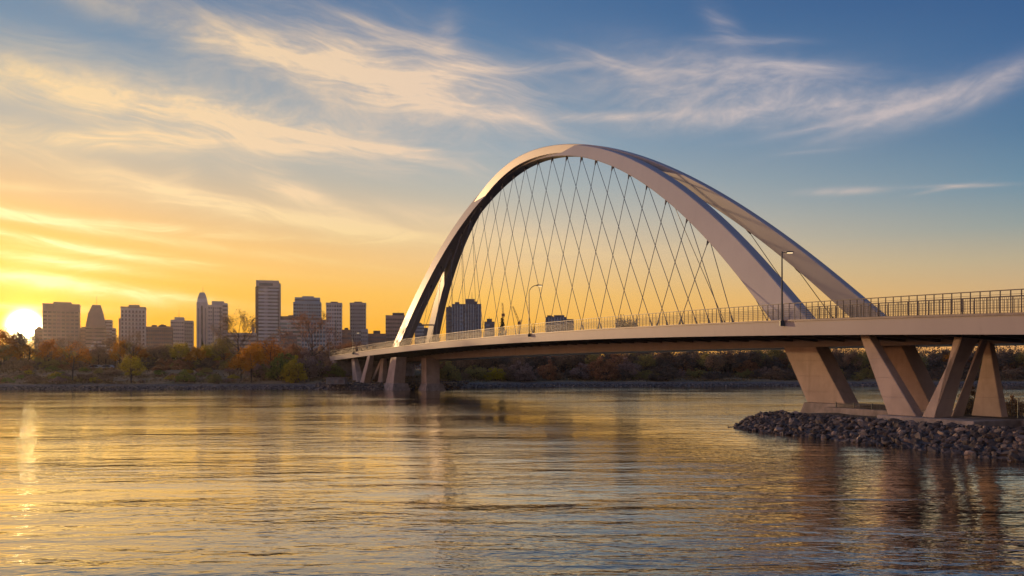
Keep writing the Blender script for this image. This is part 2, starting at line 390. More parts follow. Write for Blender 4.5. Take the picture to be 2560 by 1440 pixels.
def make_ground():
    m = bpy.data.materials.new('bank_soil'); m.use_nodes = True; k = NT(m.node_tree); b = k.n['Principled BSDF']
    b.inputs['Roughness'].default_value = .95; b.inputs['Specular IOR Level'].default_value = .15
    g = k.new('ShaderNodeNewGeometry'); Pn = g.outputs['Position']
    n = k.noise(Pn, .11, 6, .65); n2 = k.noise(k.mapping(Pn, scale=(1, 1, 4)), .9, 5, .65)
    c = k.ramp(n, [(.25, (.13, .11, .04, 1)), (.42, (.27, .18, .08, 1)), (.55, (.36, .23, .115, 1)), (.72, (.18, .14, .055, 1))])
    c = k.mix(k.m('MULTIPLY', k.smooth(n2, .4, .7), .5), c, (.03, .028, .014, 1))
    sp = k.new('ShaderNodeSeparateXYZ'); k.put(sp.inputs[0], Pn)
    vo = k.new('ShaderNodeTexVoronoi'); k.put(vo.inputs['Vector'], Pn); vo.inputs['Scale'].default_value = 1.8
    st = k.mix(vo.outputs['Distance'], (.27, .21, .16, 1), (.06, .052, .046, 1))
    zz = k.m('ADD', sp.outputs[2], k.m('MULTIPLY', n2, .4))
    c = k.mix(k.smooth(zz, 1.15, 1.4), st, c)
    k.put(b.inputs['Base Color'], c)
    bp = k.new('ShaderNodeBump'); bp.inputs['Distance'].default_value = .25; k.put(bp.inputs['Height'], n2); k.l.new(bp.outputs[0], b.inputs['Normal'])
    xs = np.concatenate([[-5000, -2500, -1200, -700, -450, -300, -220, -180], np.arange(-150, 181, 2.0), [210, 260, 340, 480, 700, 1200, 2500, 5000]])
    ds = np.concatenate([np.arange(-14, 62, 1.5), [66, 74, 90, 120, 180, 300, 600, 1200, 2500, 8000]])
    xs_, ds_ = np.meshgrid(xs, ds, indexing='ij')
    ys_ = ymain(np.clip(xs_, -900, 900)) + ds_
    zs = zground(xs_, ys_)
    V = np.stack([xs_, ys_, zs], -1).reshape(-1, 3); nx, ny = xs_.shape
    idx = np.arange(nx * ny).reshape(nx, ny)
    Fq = np.stack([idx[:-1, :-1], idx[1:, :-1], idx[1:, 1:], idx[:-1, 1:]], -1).reshape(-1, 4)
    me = bpy.data.meshes.new('ground'); me.from_pydata(V.tolist(), [], Fq.tolist()); me.materials.append(m)
    me.polygons.foreach_set('use_smooth', [True] * len(Fq)); me.update()
    o = link('ground', me); tag(o, 'dry grassy river bank with a flat top', None, None, 'structure')
    # the foot path along the bank top
    pm = pmat('path_gravel', (.26, .20, .14), .9, 0, .15, .5)
    mb = MB(); X = np.arange(-300, -46, 4.0)
    rows = []
    for x in X:
        y0 = ymain(x) + 36.5
        rows.append([(x, y0, float(zground(x, y0)) + .10), (x, y0 + 3, float(zground(x, y0 + 3)) + .10), (x, y0 + 3, float(zground(x, y0 + 3)) - .2), (x, y0, float(zground(x, y0)) - .2)])
    mb.loft(rows); o = mb.build('path', pm); tag(o, 'pale foot path along the bank top', None, None, 'structure')
make_ground()

# ------------------------------------------------------------------ rocks
ROCKM = None
def rockmat():
    m = bpy.data.materials.new('riprap_stone'); m.use_nodes = True; k = NT(m.node_tree); b = k.n['Principled BSDF']
    b.inputs['Roughness'].default_value = .85; b.inputs['Specular IOR Level'].default_value = .3
    oi = k.new('ShaderNodeObjectInfo'); geo = k.new('ShaderNodeNewGeometry'); tcn = k.new('ShaderNodeTexCoord')
    f = k.m('FRACT', k.m('ADD', oi.outputs['Random'], geo.outputs['Random Per Island']))
    c = k.ramp(f, [(0, (.05, .041, .035, 1)), (.3, (.095, .077, .062, 1)), (.6, (.165, .13, .10, 1)), (.82, (.115, .10, .088, 1)), (1, (.38, .28, .20, 1))])
    n = k.noise(tcn.outputs['Object'], 3.0, 5, .65)
    c = k.mix(k.m('MULTIPLY', k.smooth(n, .42, .7), .55), c, (.035, .03, .028, 1))
    k.put(b.inputs['Base Color'], c)
    bp = k.new('ShaderNodeBump'); bp.inputs['Distance'].default_value = .06; k.put(bp.inputs['Height'], n); k.l.new(bp.outputs[0], b.inputs['Normal'])
    return m
ROCKM = rockmat()
import bmesh
def rock_geo(seed, sub=2):
    r_ = random.Random(seed); bm = bmesh.new(); bmesh.ops.create_icosphere(bm, subdivisions=sub, radius=.5)
    planes = [(Vector((r_.gauss(0, 1), r_.gauss(0, 1), r_.gauss(0, 1))).normalized(), r_.uniform(.20, .38)) for _ in range(10)]
    sc = Vector((r_.uniform(.85, 1.3), r_.uniform(.7, 1.0), r_.uniform(.55, .85)))
    for v in bm.verts:
        p = v.co.copy()
        for n, d in planes:
            e = p.dot(n) - d
            if e > 0: p -= n * e * .98
        v.co = Vector((p.x * sc.x, p.y * sc.y, p.z * sc.z)) * 1.3
    vs = np.array([v.co[:] for v in bm.verts]); fs = [tuple(v.index for v in f.verts) for f in bm.faces]
    bm.free(); return vs, fs
ROCKS = [rock_geo(i) for i in range(10)]
ROCKS1 = [rock_geo(i + 50, 1) for i in range(8)]
ROCK_ME = []
for i, (v, f) in enumerate(ROCKS):
    me = bpy.data.meshes.new('rock'); me.from_pydata(v.tolist(), [], f); me.materials.append(ROCKM)
    ROCK_ME.append(me)
def rotm(r_):
    from mathutils import Euler
    return np.array(Euler((r_.uniform(-.6, .6), r_.uniform(-.6, .6), r_.uniform(0, 6.28))).to_matrix())
def rock_mass(name, items, geos, label, mat=None):
    Vs, Fs, b = [], [], 0; r_ = random.Random(3)
    for p, s in items:
        v, f = r_.choice(geos); v = (v * s) @ rotm(r_).T + np.array(p)
        Vs.append(v); Fs += [tuple(i + b for i in q) for q in f]; b += len(v)
    me = bpy.data.meshes.new(name); me.from_pydata(np.concatenate(Vs).tolist(), [], Fs); me.materials.append(mat or ROCKM); me.update()
    o = link(name, me); tag(o, label, None, None, 'stuff'); return o

# near island under the near pier
def isl_front(s): return np.interp(s, [-95, -75, -62, -50, -44, -41.9, -40.4], [-10.5, -8.6, -7.7, -7.4, -7.3, -6.6, -4.4])
def isl_back(s): return np.interp(s, [-95, -75, -60, -50, -46, -43, -41.5, -40.4], [20, 18, 15.5, 13.0, 10.0, 5.0, 0.0, -4.0])
def isl_z(s, l):
    f = isl_front(s); b = isl_back(s)
    e = min(l - f, (b - l), (-40.1 - s) * 1.0)
    return float(np.interp(e, [-3, 0, 2.4, 3.3, 4.4], [-1.6, -.05, .98, 1.16, .98]))
def make_island():
    rows = []
    ss = list(np.arange(-95, -41, 1.5)) + [-41, -40.5, -40.0, -39.4, -38.4]
    mb = MB(); us = np.linspace(-.12, 1.12, 30)
    for s in ss:
        f = float(isl_front(s)); b = float(isl_back(s))
        rows.append([P(s, f + (b - f) * u, isl_z(s, f + (b - f) * u)) for u in us])
    mb.loft(rows, closed=False, cap=False)
    o = mb.build('ground', pmat('island_gravel', (.07, .062, .055), .95, 0, .3, 1.5, bump=.05, bscale=5), smooth=True)
    tag(o, 'low gravel spit carrying the near bridge piers', None, None, 'structure')
    r_ = random.Random(21); cand = []
    s = -93.0
    while s < -37.5:
        for k in range(14):
            ff = float(isl_front(s)); l = ff - .35 + k * .33 + r_.uniform(-.18, .18); s2 = s + r_.uniform(-.28, .28)
            if l > float(isl_back(s)) + .5: continue
            if l - ff > 4.0 and s2 < -44.5: continue
            z = isl_z(s2, l); sz = r_.uniform(.28, .54) * (1.0 if r_.random() > .1 else 1.35)
            cand.append((P(s2, l, z + .02), sz))
        s += .34
    for l in np.arange(-1, 10, .6):                      # the back shore by the tip
        for k in range(4):
            s2 = -40.2 - k * .6 + r_.uniform(-.2, .2) - max(0, l - 3) * .35
            cand.append((P(s2, l, isl_z(s2, l) + .08), r_.uniform(.45, .85)))
    def size_px(c):
        p, sz = c; u = 1280 + F * p.x / p.y; v = HV - F * (p.z - CAMZ) / p.y
        if u > 2570 or u < 0: return 0
        return sz * F / p.y
    cand.sort(key=size_px, reverse=True)
    for p, sz in cand[:300]:
        o = link('rock', r_.choice(ROCK_ME), None, p); o.rotation_euler = (r_.uniform(-.6, .6), r_.uniform(-.6, .6), r_.uniform(0, 6.28))
        o.scale = (sz, sz, sz)
        tag(o, 'large angular grey or brown rock in the riprap slope below the near piers', 'rock', 'riprap rocks below the near piers')
    rock_mass('riprap', cand[300:], ROCKS1, 'smaller riprap stones between the large rocks of the near spit')
make_island()
def far_riprap():
    r_ = random.Random(9); it = []
    for x in np.arange(-130, 175, .5):
        for k in range(6):
            xx = x + r_.uniform(-.35, .35); y = float(ymain(xx)) - .4 + k * .78 + r_.uniform(-.35, .35)
            it.append(((xx, y, float(zground(xx, y)) + .03), r_.uniform(.32, .66)))
    for x in np.arange(-45, -9.5, .5):
        for k in range(7):
            xx = x + r_.uniform(-.3, .3); y = float(ypen(xx)) - .4 + k * .6 + r_.uniform(-.3, .3)
            if y > 235: continue
            it.append(((xx, y, float(zground(xx, y)) + .06), r_.uniform(.4, .8)))
    rock_mass('riprap', it, ROCKS1, 'band of grey riprap stones along the far waterline')
far_riprap()

# ------------------------------------------------------------------ the bridge
BR = thing('arch_bridge', 'white twin arch bridge with crossing hanger cables curving over the river', 'bridge', tuple(P(-50, 2, 1.3)))
SS = list(np.arange(SA, SB + .1, 2.0))
def sweep(fn, name, mat, parent=BR, smooth=False, ss=SS, closed=True):
    mb = MB(); mb.loft([[P(s, l, z) for l, z in fn(s)] for s in ss], closed=closed)
    return mb.build(name, mat, parent, smooth)
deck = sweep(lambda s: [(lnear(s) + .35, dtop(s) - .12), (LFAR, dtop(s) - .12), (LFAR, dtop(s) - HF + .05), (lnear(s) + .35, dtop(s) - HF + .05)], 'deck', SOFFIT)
sweep(lambda s: [(lnear(s), dtop(s) - .14), (lnear(s) + .35, dtop(s) - .14), (lnear(s) + .35, dtop(s) - HF), (lnear(s) + .12, dtop(s) - HF)], 'fascia', FASCIA)
sweep(lambda s: [(LFAR, dtop(s) - .14), (LFAR + .35, dtop(s) - .14), (LFAR + .25, dtop(s) - HF), (LFAR, dtop(s) - HF)], 'fascia', FASCIA)
sweep(lambda s: [(lnear(s) - .07, dtop(s)), (lnear(s) + .45, dtop(s)), (lnear(s) + .45, dtop(s) - .14), (lnear(s) - .07, dtop(s) - .14)], 'kerb_ledge', LEDGE)
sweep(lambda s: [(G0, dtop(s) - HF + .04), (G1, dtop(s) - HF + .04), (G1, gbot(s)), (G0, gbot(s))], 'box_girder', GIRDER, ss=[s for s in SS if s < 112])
mb = MB()                                                   # transverse floor ribs under the deck overhang
for s in np.arange(SA + 1, SB - 6, 3.0):
    z1 = dtop(s) - HF + .045
    mb.hexa([P(s, lnear(s) + .6, z1 - .10), P(s, G0 - .01, z1 - .45), P(s + .3, G0 - .01, z1 - .45), P(s + .3, lnear(s) + .6, z1 - .10)],
            [P(s, lnear(s) + .6, z1), P(s, G0 - .01, z1), P(s + .3, G0 - .01, z1), P(s + .3, lnear(s) + .6, z1)])
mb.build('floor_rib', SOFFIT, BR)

AR = dict(s0=26.976, a=67.055, zt=37.12708, R=26.856, p=1.8732, c3=1.24762, c4=2.55773, d0=1.597, d1=1.8985, d2=.83188, b=1.7317, b2=.7534, lean=.14501, zc=9.45787)
def az_(t_): return AR['zt'] - AR['R'] * abs(t_) ** AR['p'] - AR['c3'] * t_ ** 3 - AR['c4'] * t_ ** 4
def adz(t_): return (-AR['R'] * AR['p'] * abs(t_) ** (AR['p'] - 1) * (1 if t_ > 0 else -1) - 3 * AR['c3'] * t_ ** 2 - 4 * AR['c4'] * t_ ** 3) / AR['a']
def arch_pt(t_, sg, l0, far):
    """a point on the rib: sg +1 top edge, -1 bottom edge; far = second rib"""
    dep = (AR['d0'] + AR['d1'] * t_ ** 2 + AR['d2'] * t_) * (.7934 if far else 1)
    dz_ = adz(t_); n = Vector((-dz_, 1)).normalized()
    s = AR['s0'] + AR['a'] * t_ + sg * n.x * dep / 2; z = az_(t_) + sg * n.y * dep / 2
    le = -AR['lean'] if far else AR['lean']
    if far: s -= 1.088
    return s, l0 + le * (z - AR['zc']), z
def rib(far):
    base = 7.345 if far else 0.0; mb = MB(); rows = []
    def ring(t_):
        w = (AR['b'] + AR['b2'] * t_) * (.7022 if far else 1); c = .07; q = []
        dep = (AR['d0'] + AR['d1'] * t_ ** 2 + AR['d2'] * t_) * (.7934 if far else 1)
        e = 1 - 2 * c / dep
        for sg, l0 in ((1, base + c), (1, base + w - c), (e, base + w), (-e, base + w), (-1, base + w - c), (-1, base + c), (-e, base), (e, base)):
            q.append(arch_pt(t_, sg, l0, far))
        return q
    def cut(t_):                                     # run the rib's corners straight down to just under the deck surface
        r0, r1 = ring(t_), ring(t_ - .02 * (1 if t_ > 0 else -1)); q = []
        for p0, p1 in zip(r0, r1):
            p0, p1 = Vector(p0), Vector(p1); d = p0 - p1; z = dtop(p0.x) - .35; q.append(P(*(p0 + d * ((z - p0.z) / d.z))))
        return q
    t0, t1 = (-.965, .925)
    rows = [cut(t0)] + [[P(*p) for p in ring(t_)] for t_ in np.linspace(t0, t1, 115)] + [cut(t1)]
    mb.loft(rows)
    return mb.build('arch_rib', STEEL, BR)
rib(False); rib(True)
ARCHN = [(arch_pt(t_, -1, 0, False), t_) for t_ in np.linspace(-.99, .99, 400)]
def node_at(s, far=False):
    best = min(ARCHN, key=lambda q: abs(q[0][0] - s)); t_ = best[1]
    w = (AR['b'] + AR['b2'] * t_) * (.7022 if far else 1)
    return arch_pt(t_, -1, (7.345 if far else 0) + w * .5, far)
def hanger(top, bot):
    d = (bot - top).normalized(); mb = MB(); mb.tube([top + d * .6, bot], .037, 5)
    h = mb.build('hanger_cable', CABLE, BR)
    mb = MB(); mb.tube([top - d * .15, top + d * .35, top + d * .75], [.15, .13, .06], 6); mb.build('cable_anchor', CABLE, h, origin=root_loc(h))
    mb = MB(); mb.tube([bot, bot - d * .9], [.11, .07], 6); mb.build('cable_socket', CABLE, h, origin=root_loc(h))
nodes = [-27.4, -23.1, -18.5, -14, -9.5, -4.8, 0, 4.8, 9.8, 14.9, 20.2, 25.4, 30.4, 35.2, 40.2, 45.2, 50.2, 55.4, 60.6, 66.0, 71.5, 77.0]
for i, s in enumerate(nodes):
    sn, ln, zn = node_at(s); top = P(sn, ln, zn)
    hanger(top, P(s - .3 + .06 * (s - 0) * -.5, lnear(s) + .55, dtop(s) - .02))
    s2 = s - (zn - dtop(s)) * .98 if s > -30 else -39.4
    hanger(top, P(max(s2, -39.8), lnear(s2) + .55, dtop(s2) - .02))
for s, ds in ((-12, 9), (-19, 9), (-26, 8), (-32, 5), (52, -7), (60, -7), (68, -6)):
    sn, ln, zn = node_at(s, True); s2 = s - ds
    hanger(P(sn, ln, zn), P(s2, 8.6, dtop(s2) - .02))
# tie beam low between the two ribs at the far end
t1 = .86
mb = MB(); mb.tube([P(*arch_pt(t1, -.3, 1.0, False)), P(*arch_pt(t1, -.3, 7.5, True))], .16, 8); mb.build('cross_strut', STEEL, BR)

# railings
def railing(lofs, s0, s1, step, mat, hgt, keep, wires, name_l, post=.022, bars=None):
    f = lambda s, z: P(s, lnear(s) + lofs, dtop(s) + z)
    ss = list(np.arange(s0, s1, 1.5)) + [s1]
    mb = MB(); mb.loft([[f(s, hgt) + LAT * x + Vector((0, 0, z)) for x, z in ((-.035, 0), (.035, 0), (.035, .055), (-.035, .055))] for s in ss])
    r = mb.build('railing', mat, BR); tag(r, name_l)
    px = list(np.arange(s0, s1, step))
    def post_mb(m, s, hw=post):
        a, b = f(s, 0), f(s, hgt)
        m.hexa([a + AX * -hw + LAT * -hw, a + AX * hw + LAT * -hw, a + AX * hw + LAT * hw, a + AX * -hw + LAT * hw],
               [b + AX * -hw + LAT * -hw, b + AX * hw + LAT * -hw, b + AX * hw + LAT * hw, b + AX * -hw + LAT * hw])
    o_ = root_loc(r)
    for s in px[:keep]:
        m = MB(); post_mb(m, s); m.build('railing_post', mat, r, origin=o_)
    if px[keep:]:
        m = MB()
        for s in px[keep:]: post_mb(m, s, post * .8)
        q = m.build('railing_post', mat, r, origin=o_); tag(q, kind='stuff')
    m = MB()
    for z in wires:
        m.loft([[f(s, z) + LAT * x + Vector((0, 0, y)) for x, y in ((-.009, -.009), (.009, -.009), (.009, .009), (-.009, .009))] for s in ss])
    if bars:
        for s in np.arange(s0, s1, bars[0]):
            a, b = f(s, bars[1]), f(s, bars[2]); w = bars[3]
            m.hexa([a + AX * -w + LAT * -w, a + AX * w + LAT * -w, a + AX * w + LAT * w, a + AX * -w + LAT * w],
                   [b + AX * -w + LAT * -w, b + AX * w + LAT * -w, b + AX * w + LAT * w, b + AX * -w + LAT * w])
    m.build('infill_mesh', mat, r, origin=o_)
railing(.10, -80, 118, .66, RAIL, 1.22, 100, (.12, .27, .42, .57, .72, .87, 1.02), 'outer railing along the river edge', bars=(.13, .1, .9, .007))
railing(3.6, -80, -38, .9, RAIL, 1.12, 60, (.2, .5, .98), 'darker inner railing of close pickets', .026, bars=(.24, .08, .98, .012))

# piers: slabs whose profile lies along the bridge, given by photo columns on a lateral plane
def leg(c, ub, ut, zb, zt, th, tht=None, mat=CONC, name='pier_leg', ct=None, label=None):
    tht = th if tht is None else tht; ct = c if ct is None else ct
    b0, b1 = s_at(ub[0], c), s_at(ub[1], c); t0, t1 = s_at(ut[0], ct), s_at(ut[1], ct)
    mb = MB(); mb.hexa([P(b0, c, zb), P(b1, c, zb), P(b1, c + th, zb), P(b0, c + th, zb)],
                       [P(t0, ct, zt), P(t1, ct, zt), P(t1, ct + tht, zt), P(t0, ct + tht, zt)])
    o = mb.build(name, mat, BR)
    bv = o.modifiers.new('bevel', 'BEVEL'); bv.width = .04; bv.segments = 1
    if label: tag(o, label)
    return o
leg(3.7, (2018, 2113), (1957, 2036), 1.66, 6.50, 1.5)
leg(-1.6, (2220, 2291), (2148, 2168), 1.40, 6.95, .75, .7)
leg(5.6, (2268, 2333), (2196, 2252), 1.40, 6.3, 1.5)
leg(-1.7, (2304, 2336), (2410, 2391), 1.40, 6.82, 1.45, 1.55)
leg(.6, (2376, 2382), (2461, 2457), 1.40, 6.7, 1.0, .5)
leg(3.4, (2428, 2505), (2464, 2473), 1.36, 6.25, .6, .5)
def plinth(s0, s1, l0, l1, z0, z1, fl=.25, mat=PLINTH):
    mb = MB(); mb.hexa([P(s0 - fl, l0 - fl, z0), P(s1 + fl, l0 - fl, z0), P(s1 + fl, l1 + fl, z0), P(s0 - fl, l1 + fl, z0)],
                       [P(s0, l0, z1), P(s1, l0, z1), P(s1, l1, z1), P(s0, l1, z1)])
    o = mb.build('pier_plinth', mat, BR); bv = o.modifiers.new('bevel', 'BEVEL'); bv.width = .05; bv.segments = 2
plinth(s_at(2150, 3.2), s_at(2010, 3.2), 3.2, 5.8, .6, 1.68, .3)
plinth(s_at(2225, 1.5), s_at(2050, 1.5), 1.9, 3.0, .6, 1.45, .05)
plinth(s_at(2435, -2.6), s_at(2192, -2.6), -2.6, 1.5, .6, 1.41, .03)
plinth(s_at(2345, 5.2), s_at(2262, 5.2), 5.2, 7.6, .6, 1.42, .1)
plinth(s_at(2680, -1.5), s_at(2432, -1.5), 1.4, 8.0, .6, 1.37, .03)
# far piers
leg(-4.2, (964, 983), (977, 991), 1.3, 7.0, 2.5, 2.2, ct=-3.9)
leg(1.6, (1053, 1066), (1053, 1065), 1.3, 6.75, 2.9, 2.9)
leg(-7.2, (882, 894), (878, 884), 1.25, 7.4, 1.6, .9)
leg(-7.2, (899, 909), (919, 925), 1.25, 7.4, 1.6, .9)
leg(-2.6, (925, 932), (952, 956), 1.25, 6.9, 1.2, .8)
leg(-2.6, (944, 956), (953, 958), 1.25, 6.9, 1.2, .8)
for c, u0, u1, w in ((-4.5, 962, 984, 3.1), (1.3, 1051, 1067, 3.5)):
    plinth(s_at(u1, c), s_at(u0, c), c, c + w, -.6, 1.45, .6)
ab = MB(); ab.hexa([P(114, -9.4, 1), P(123, -9.4, 1), P(123, 11, 1), P(114, 11, 1)], [P(115, -9.1, 7.9), P(123, -9.1, 7.9), P(123, 11, 7.9), P(115, 11, 7.9)])
ab.build('abutment', PLINTH, BR)

# ------------------------------------------------------------------ street lamps
def lamp(u, hgt, style, label, off=-.16):
    s = s_at(u, -3.2 if u > 1500 else -1.6 if u > 1000 else -8)
    for _ in range(6): s = s_at(u, lnear(s) + off)
    base = P(s, lnear(s) + off, dtop(s) - .35)
    L = thing('street_lamp', label, 'street lamp', base, 'street lamps on the bridge edge')
    X = Vector((1, 0, 0))
    if style == 'led':
        mb = MB(); mb.tube([base, base + Vector((0, 0, 1.2)), base + Vector((0, 0, hgt))], [.085, .075, .05], 8); mb.build('pole', LAMPP, L)
        mb = MB(); mb.box(base.x - .16, base.x + .16, base.y - .12, base.y + .16, base.z - .12, base.z + .28); mb.build('bracket', LAMPP, L)
        h = base + Vector((0, 0, hgt - .12)); mb = MB(); mb.tube([h, h + Vector((.42, -.05, .05))], .03, 6); mb.build('arm', LAMPP, L)
        mb = MB(); mb.hexa([h + Vector(v) for v in ((.3, -.17, .0), (.86, -.13, .03), (.86, .1, .03), (.3, .12, .0))], [h + Vector(v) for v in ((.3, -.13, .10), (.86, -.1, .10), (.86, .08, .10), (.3, .1, .10))])
        hd = mb.build('lamp_head', LAMPP, L)
        mb = MB(); mb.box(h.x + .4, h.x + .8, h.y - .13, h.y + .06, h.z - .035, h.z + .0); mb.build('lens', LENS, hd, origin=root_loc(hd))
    else:
        pts = [base]; r0 = hgt * .16
        for k in range(0, 9):
            an = math.pi * .5 * k / 8
            pts.append(base + Vector((r0 - r0 * math.cos(an), -.1 * (1 - math.cos(an)), hgt - r0 + r0 * math.sin(an))))
        mb = MB(); mb.tube(pts[:2], [.085, .06], 8); mb.build('pole', LAMPP, L)
        mb = MB(); mb.tube(pts[1:], .05, 6); mb.build('arm', LAMPP, L)
        mb = MB(); mb.box(base.x - .16, base.x + .16, base.y - .14, base.y + .14, base.z - .12, base.z + .25); mb.build('bracket', LAMPP, L)
        h = pts[-1]; mb = MB()
        mb.hexa([h + Vector(v) for v in ((-.1, -.2, -.08), (.75, -.15, -.06), (.75, .15, -.06), (-.1, .2, -.08))], [h + Vector(v) for v in ((-.05, -.12, .1), (.6, -.08, .08), (.6, .08, .08), (-.05, .12, .1))])
        hd = mb.build('lamp_head', RAILP, L)
        mb = MB(); mb.box(h.x + .15, h.x + .65, h.y - .13, h.y + .13, h.z - .13, h.z - .085); mb.build('lens', LENS, hd, origin=root_loc(hd))
    return L
lamp(1955, 5.65, 'led', 'straight dark lamp post with a lit flat head in front of the arch foot')
lamp(1322.5, 6.9, 'goose', 'dark gooseneck lamp post on the middle of the span inside the cables')
lamp(882.5, 5.0, 'goose', 'small gooseneck lamp post at the far left end of the bridge railing')
for u, h, lab in ((823.5, 4.2, 'short pale pole at the far left end of the bridge railing'), (836, 5.6, 'thin dark pole just beyond the end of the bridge')):
    b = at(u, 893, 214); b.z = 5.0
    o_ = thing('pole', lab, 'pole', b); mb = MB(); mb.tube([b, b + Vector((0, 0, h + 3.5))], .09, 6); mb.build('shaft', RAILP, o_)
    mb = MB(); mb.box(b.x - .3, b.x + .3, b.y - .1, b.y + .1, b.z + h + 2.6, b.z + h + 3.2); mb.build('cap_box', RAILP, o_)


# ------------------------------------------------------------------ trees and bushes
def leaf_arrays(cent, size, seed):
    g = np.random.default_rng(seed); n = len(cent)
    a = g.normal(size=(n, 3)); a /= np.linalg.norm(a, axis=1)[:, None]
    b = g.normal(size=(n, 3)); b -= (b * a).sum(1)[:, None] * a; b /= np.linalg.norm(b, axis=1)[:, None]
    s = (size * g.uniform(.6, 1.3, n))[:, None]
    V = np.stack([cent + a * s * .5, cent + b * s * .32, cent - a * s * .5, cent - b * s * .32], 1).reshape(-1, 3)
    return V, np.arange(4 * n).reshape(n, 4)
def leaf_me(name, cent, size, seed, mat):
    V, Fq = leaf_arrays(np.asarray(cent), size, seed)
    me = bpy.data.meshes.new(name); me.from_pydata(V.tolist(), [], Fq.tolist()); me.materials.append(mat); me.update(); return me
BARK = pmat('bark', (.055, .040, .030), .9, 0, .3, 2.0)
L_GOLD = leafmat('gold_leaves', (0.425, 0.163, 0.019), (0.575, 0.263, 0.025), (0.625, 0.338, 0.037), 0.60)
L_ORANGE = leafmat('orange_leaves', (0.389, 0.135, 0.022), (0.568, 0.224, 0.030), (0.658, 0.299, 0.045), 0.60)
L_YELLOW = leafmat('yellow_green_leaves', (0.312, 0.234, 0.031), (0.530, 0.406, 0.047), (0.655, 0.499, 0.062), 0.55)
L_GREEN = leafmat('green_leaves', (0.126, 0.164, 0.045), (0.252, 0.290, 0.070), (0.403, 0.403, 0.101), 0.50)
L_OLIVE = leafmat('olive_leaves', (0.206, 0.188, 0.061), (0.377, 0.307, 0.102), (0.513, 0.377, 0.120), 0.50)
L_RUST = leafmat('rust_leaves', (0.250, 0.125, 0.062), (0.425, 0.213, 0.100), (0.550, 0.300, 0.150), 0.50)
L_MAUVE = leafmat('mauve_twigs', (0.206, 0.140, 0.104), (0.356, 0.244, 0.188), (0.488, 0.356, 0.281), 0.45)
L_BROWN = leafmat('brown_leaves', (0.193, 0.132, 0.077), (0.347, 0.232, 0.136), (0.502, 0.329, 0.193), 0.50)
L_DARK = leafmat('conifer_needles', (0.025, 0.031, 0.017), (0.049, 0.056, 0.028), (0.070, 0.070, 0.035), 0.30)
L_DUSK = leafmat('dark_wood_leaves', (0.108, 0.083, 0.061), (0.190, 0.148, 0.104), (0.306, 0.230, 0.168), 0.40)

def limb_tree(r_, H, spread, th, depth=3, first=.28, n0=9):
    """skeleton: list of (points, radii) and the twig ends"""
    segs, ends = [], []
    top = Vector((r_.uniform(-.3, .3), r_.uniform(-.3, .3), H * .95))
    tr = [Vector((0, 0, -.4)), Vector((r_.uniform(-.1, .1), r_.uniform(-.1, .1), H * .35)), Vector((r_.uniform(-.25, .25), r_.uniform(-.2, .2), H * .65)), top]
    segs.append((tr, [th, th * .72, th * .42, th * .1]))
    def grow(p, d, ln, rd, dep):
        q1 = p + d * ln * .5 + Vector((r_.gauss(0, .05), r_.gauss(0, .05), 0)) * ln
        q2 = p + d * ln + Vector((0, 0, .12 * ln))
        segs.append(([p, q1, q2], [rd, rd * .7, rd * .35]))
        if dep == 0: ends.append((q2, ln)); ends.append((q1, ln)); return
        for k in range(3):
            b = q1.lerp(q2, r_.uniform(0.0, 1)) if k else q2
            nd = (d + Vector((r_.gauss(0, .42), r_.gauss(0, .42), r_.gauss(.12, .3)))).normalized()
            grow(b, nd, ln * r_.uniform(.5, .72), rd * .45, dep - 1)
    for k in range(n0):
        f = first + (.92 - first) * (k + .5) / n0
        seg = f * 3 / 3.0; i = min(2, int(f / .34)); 
        zz = H * .95 * f
        p = Vector((np.interp(zz, [v.z for v in tr], [v.x for v in tr]), np.interp(zz, [v.z for v in tr], [v.y for v in tr]), zz))
        an = k * 2.4 + r_.uniform(-.4, .4); up = .35 + f * .9
        d = Vector((math.cos(an), math.sin(an), up)).normalized()
        grow(p, d, spread * (1.15 - f * .75), th * .42 * (1.1 - f * .7), depth - 1)
    return segs, ends
def trunk_me(name, segs, minr=.012):
    mb = MB()
    for pts, rad in segs: mb.tube(pts, [max(minr, r) for r in rad], 5 if rad[0] > .06 else 3, cap=False)
    return mb.mesh(name, BARK)
PROTO = {}
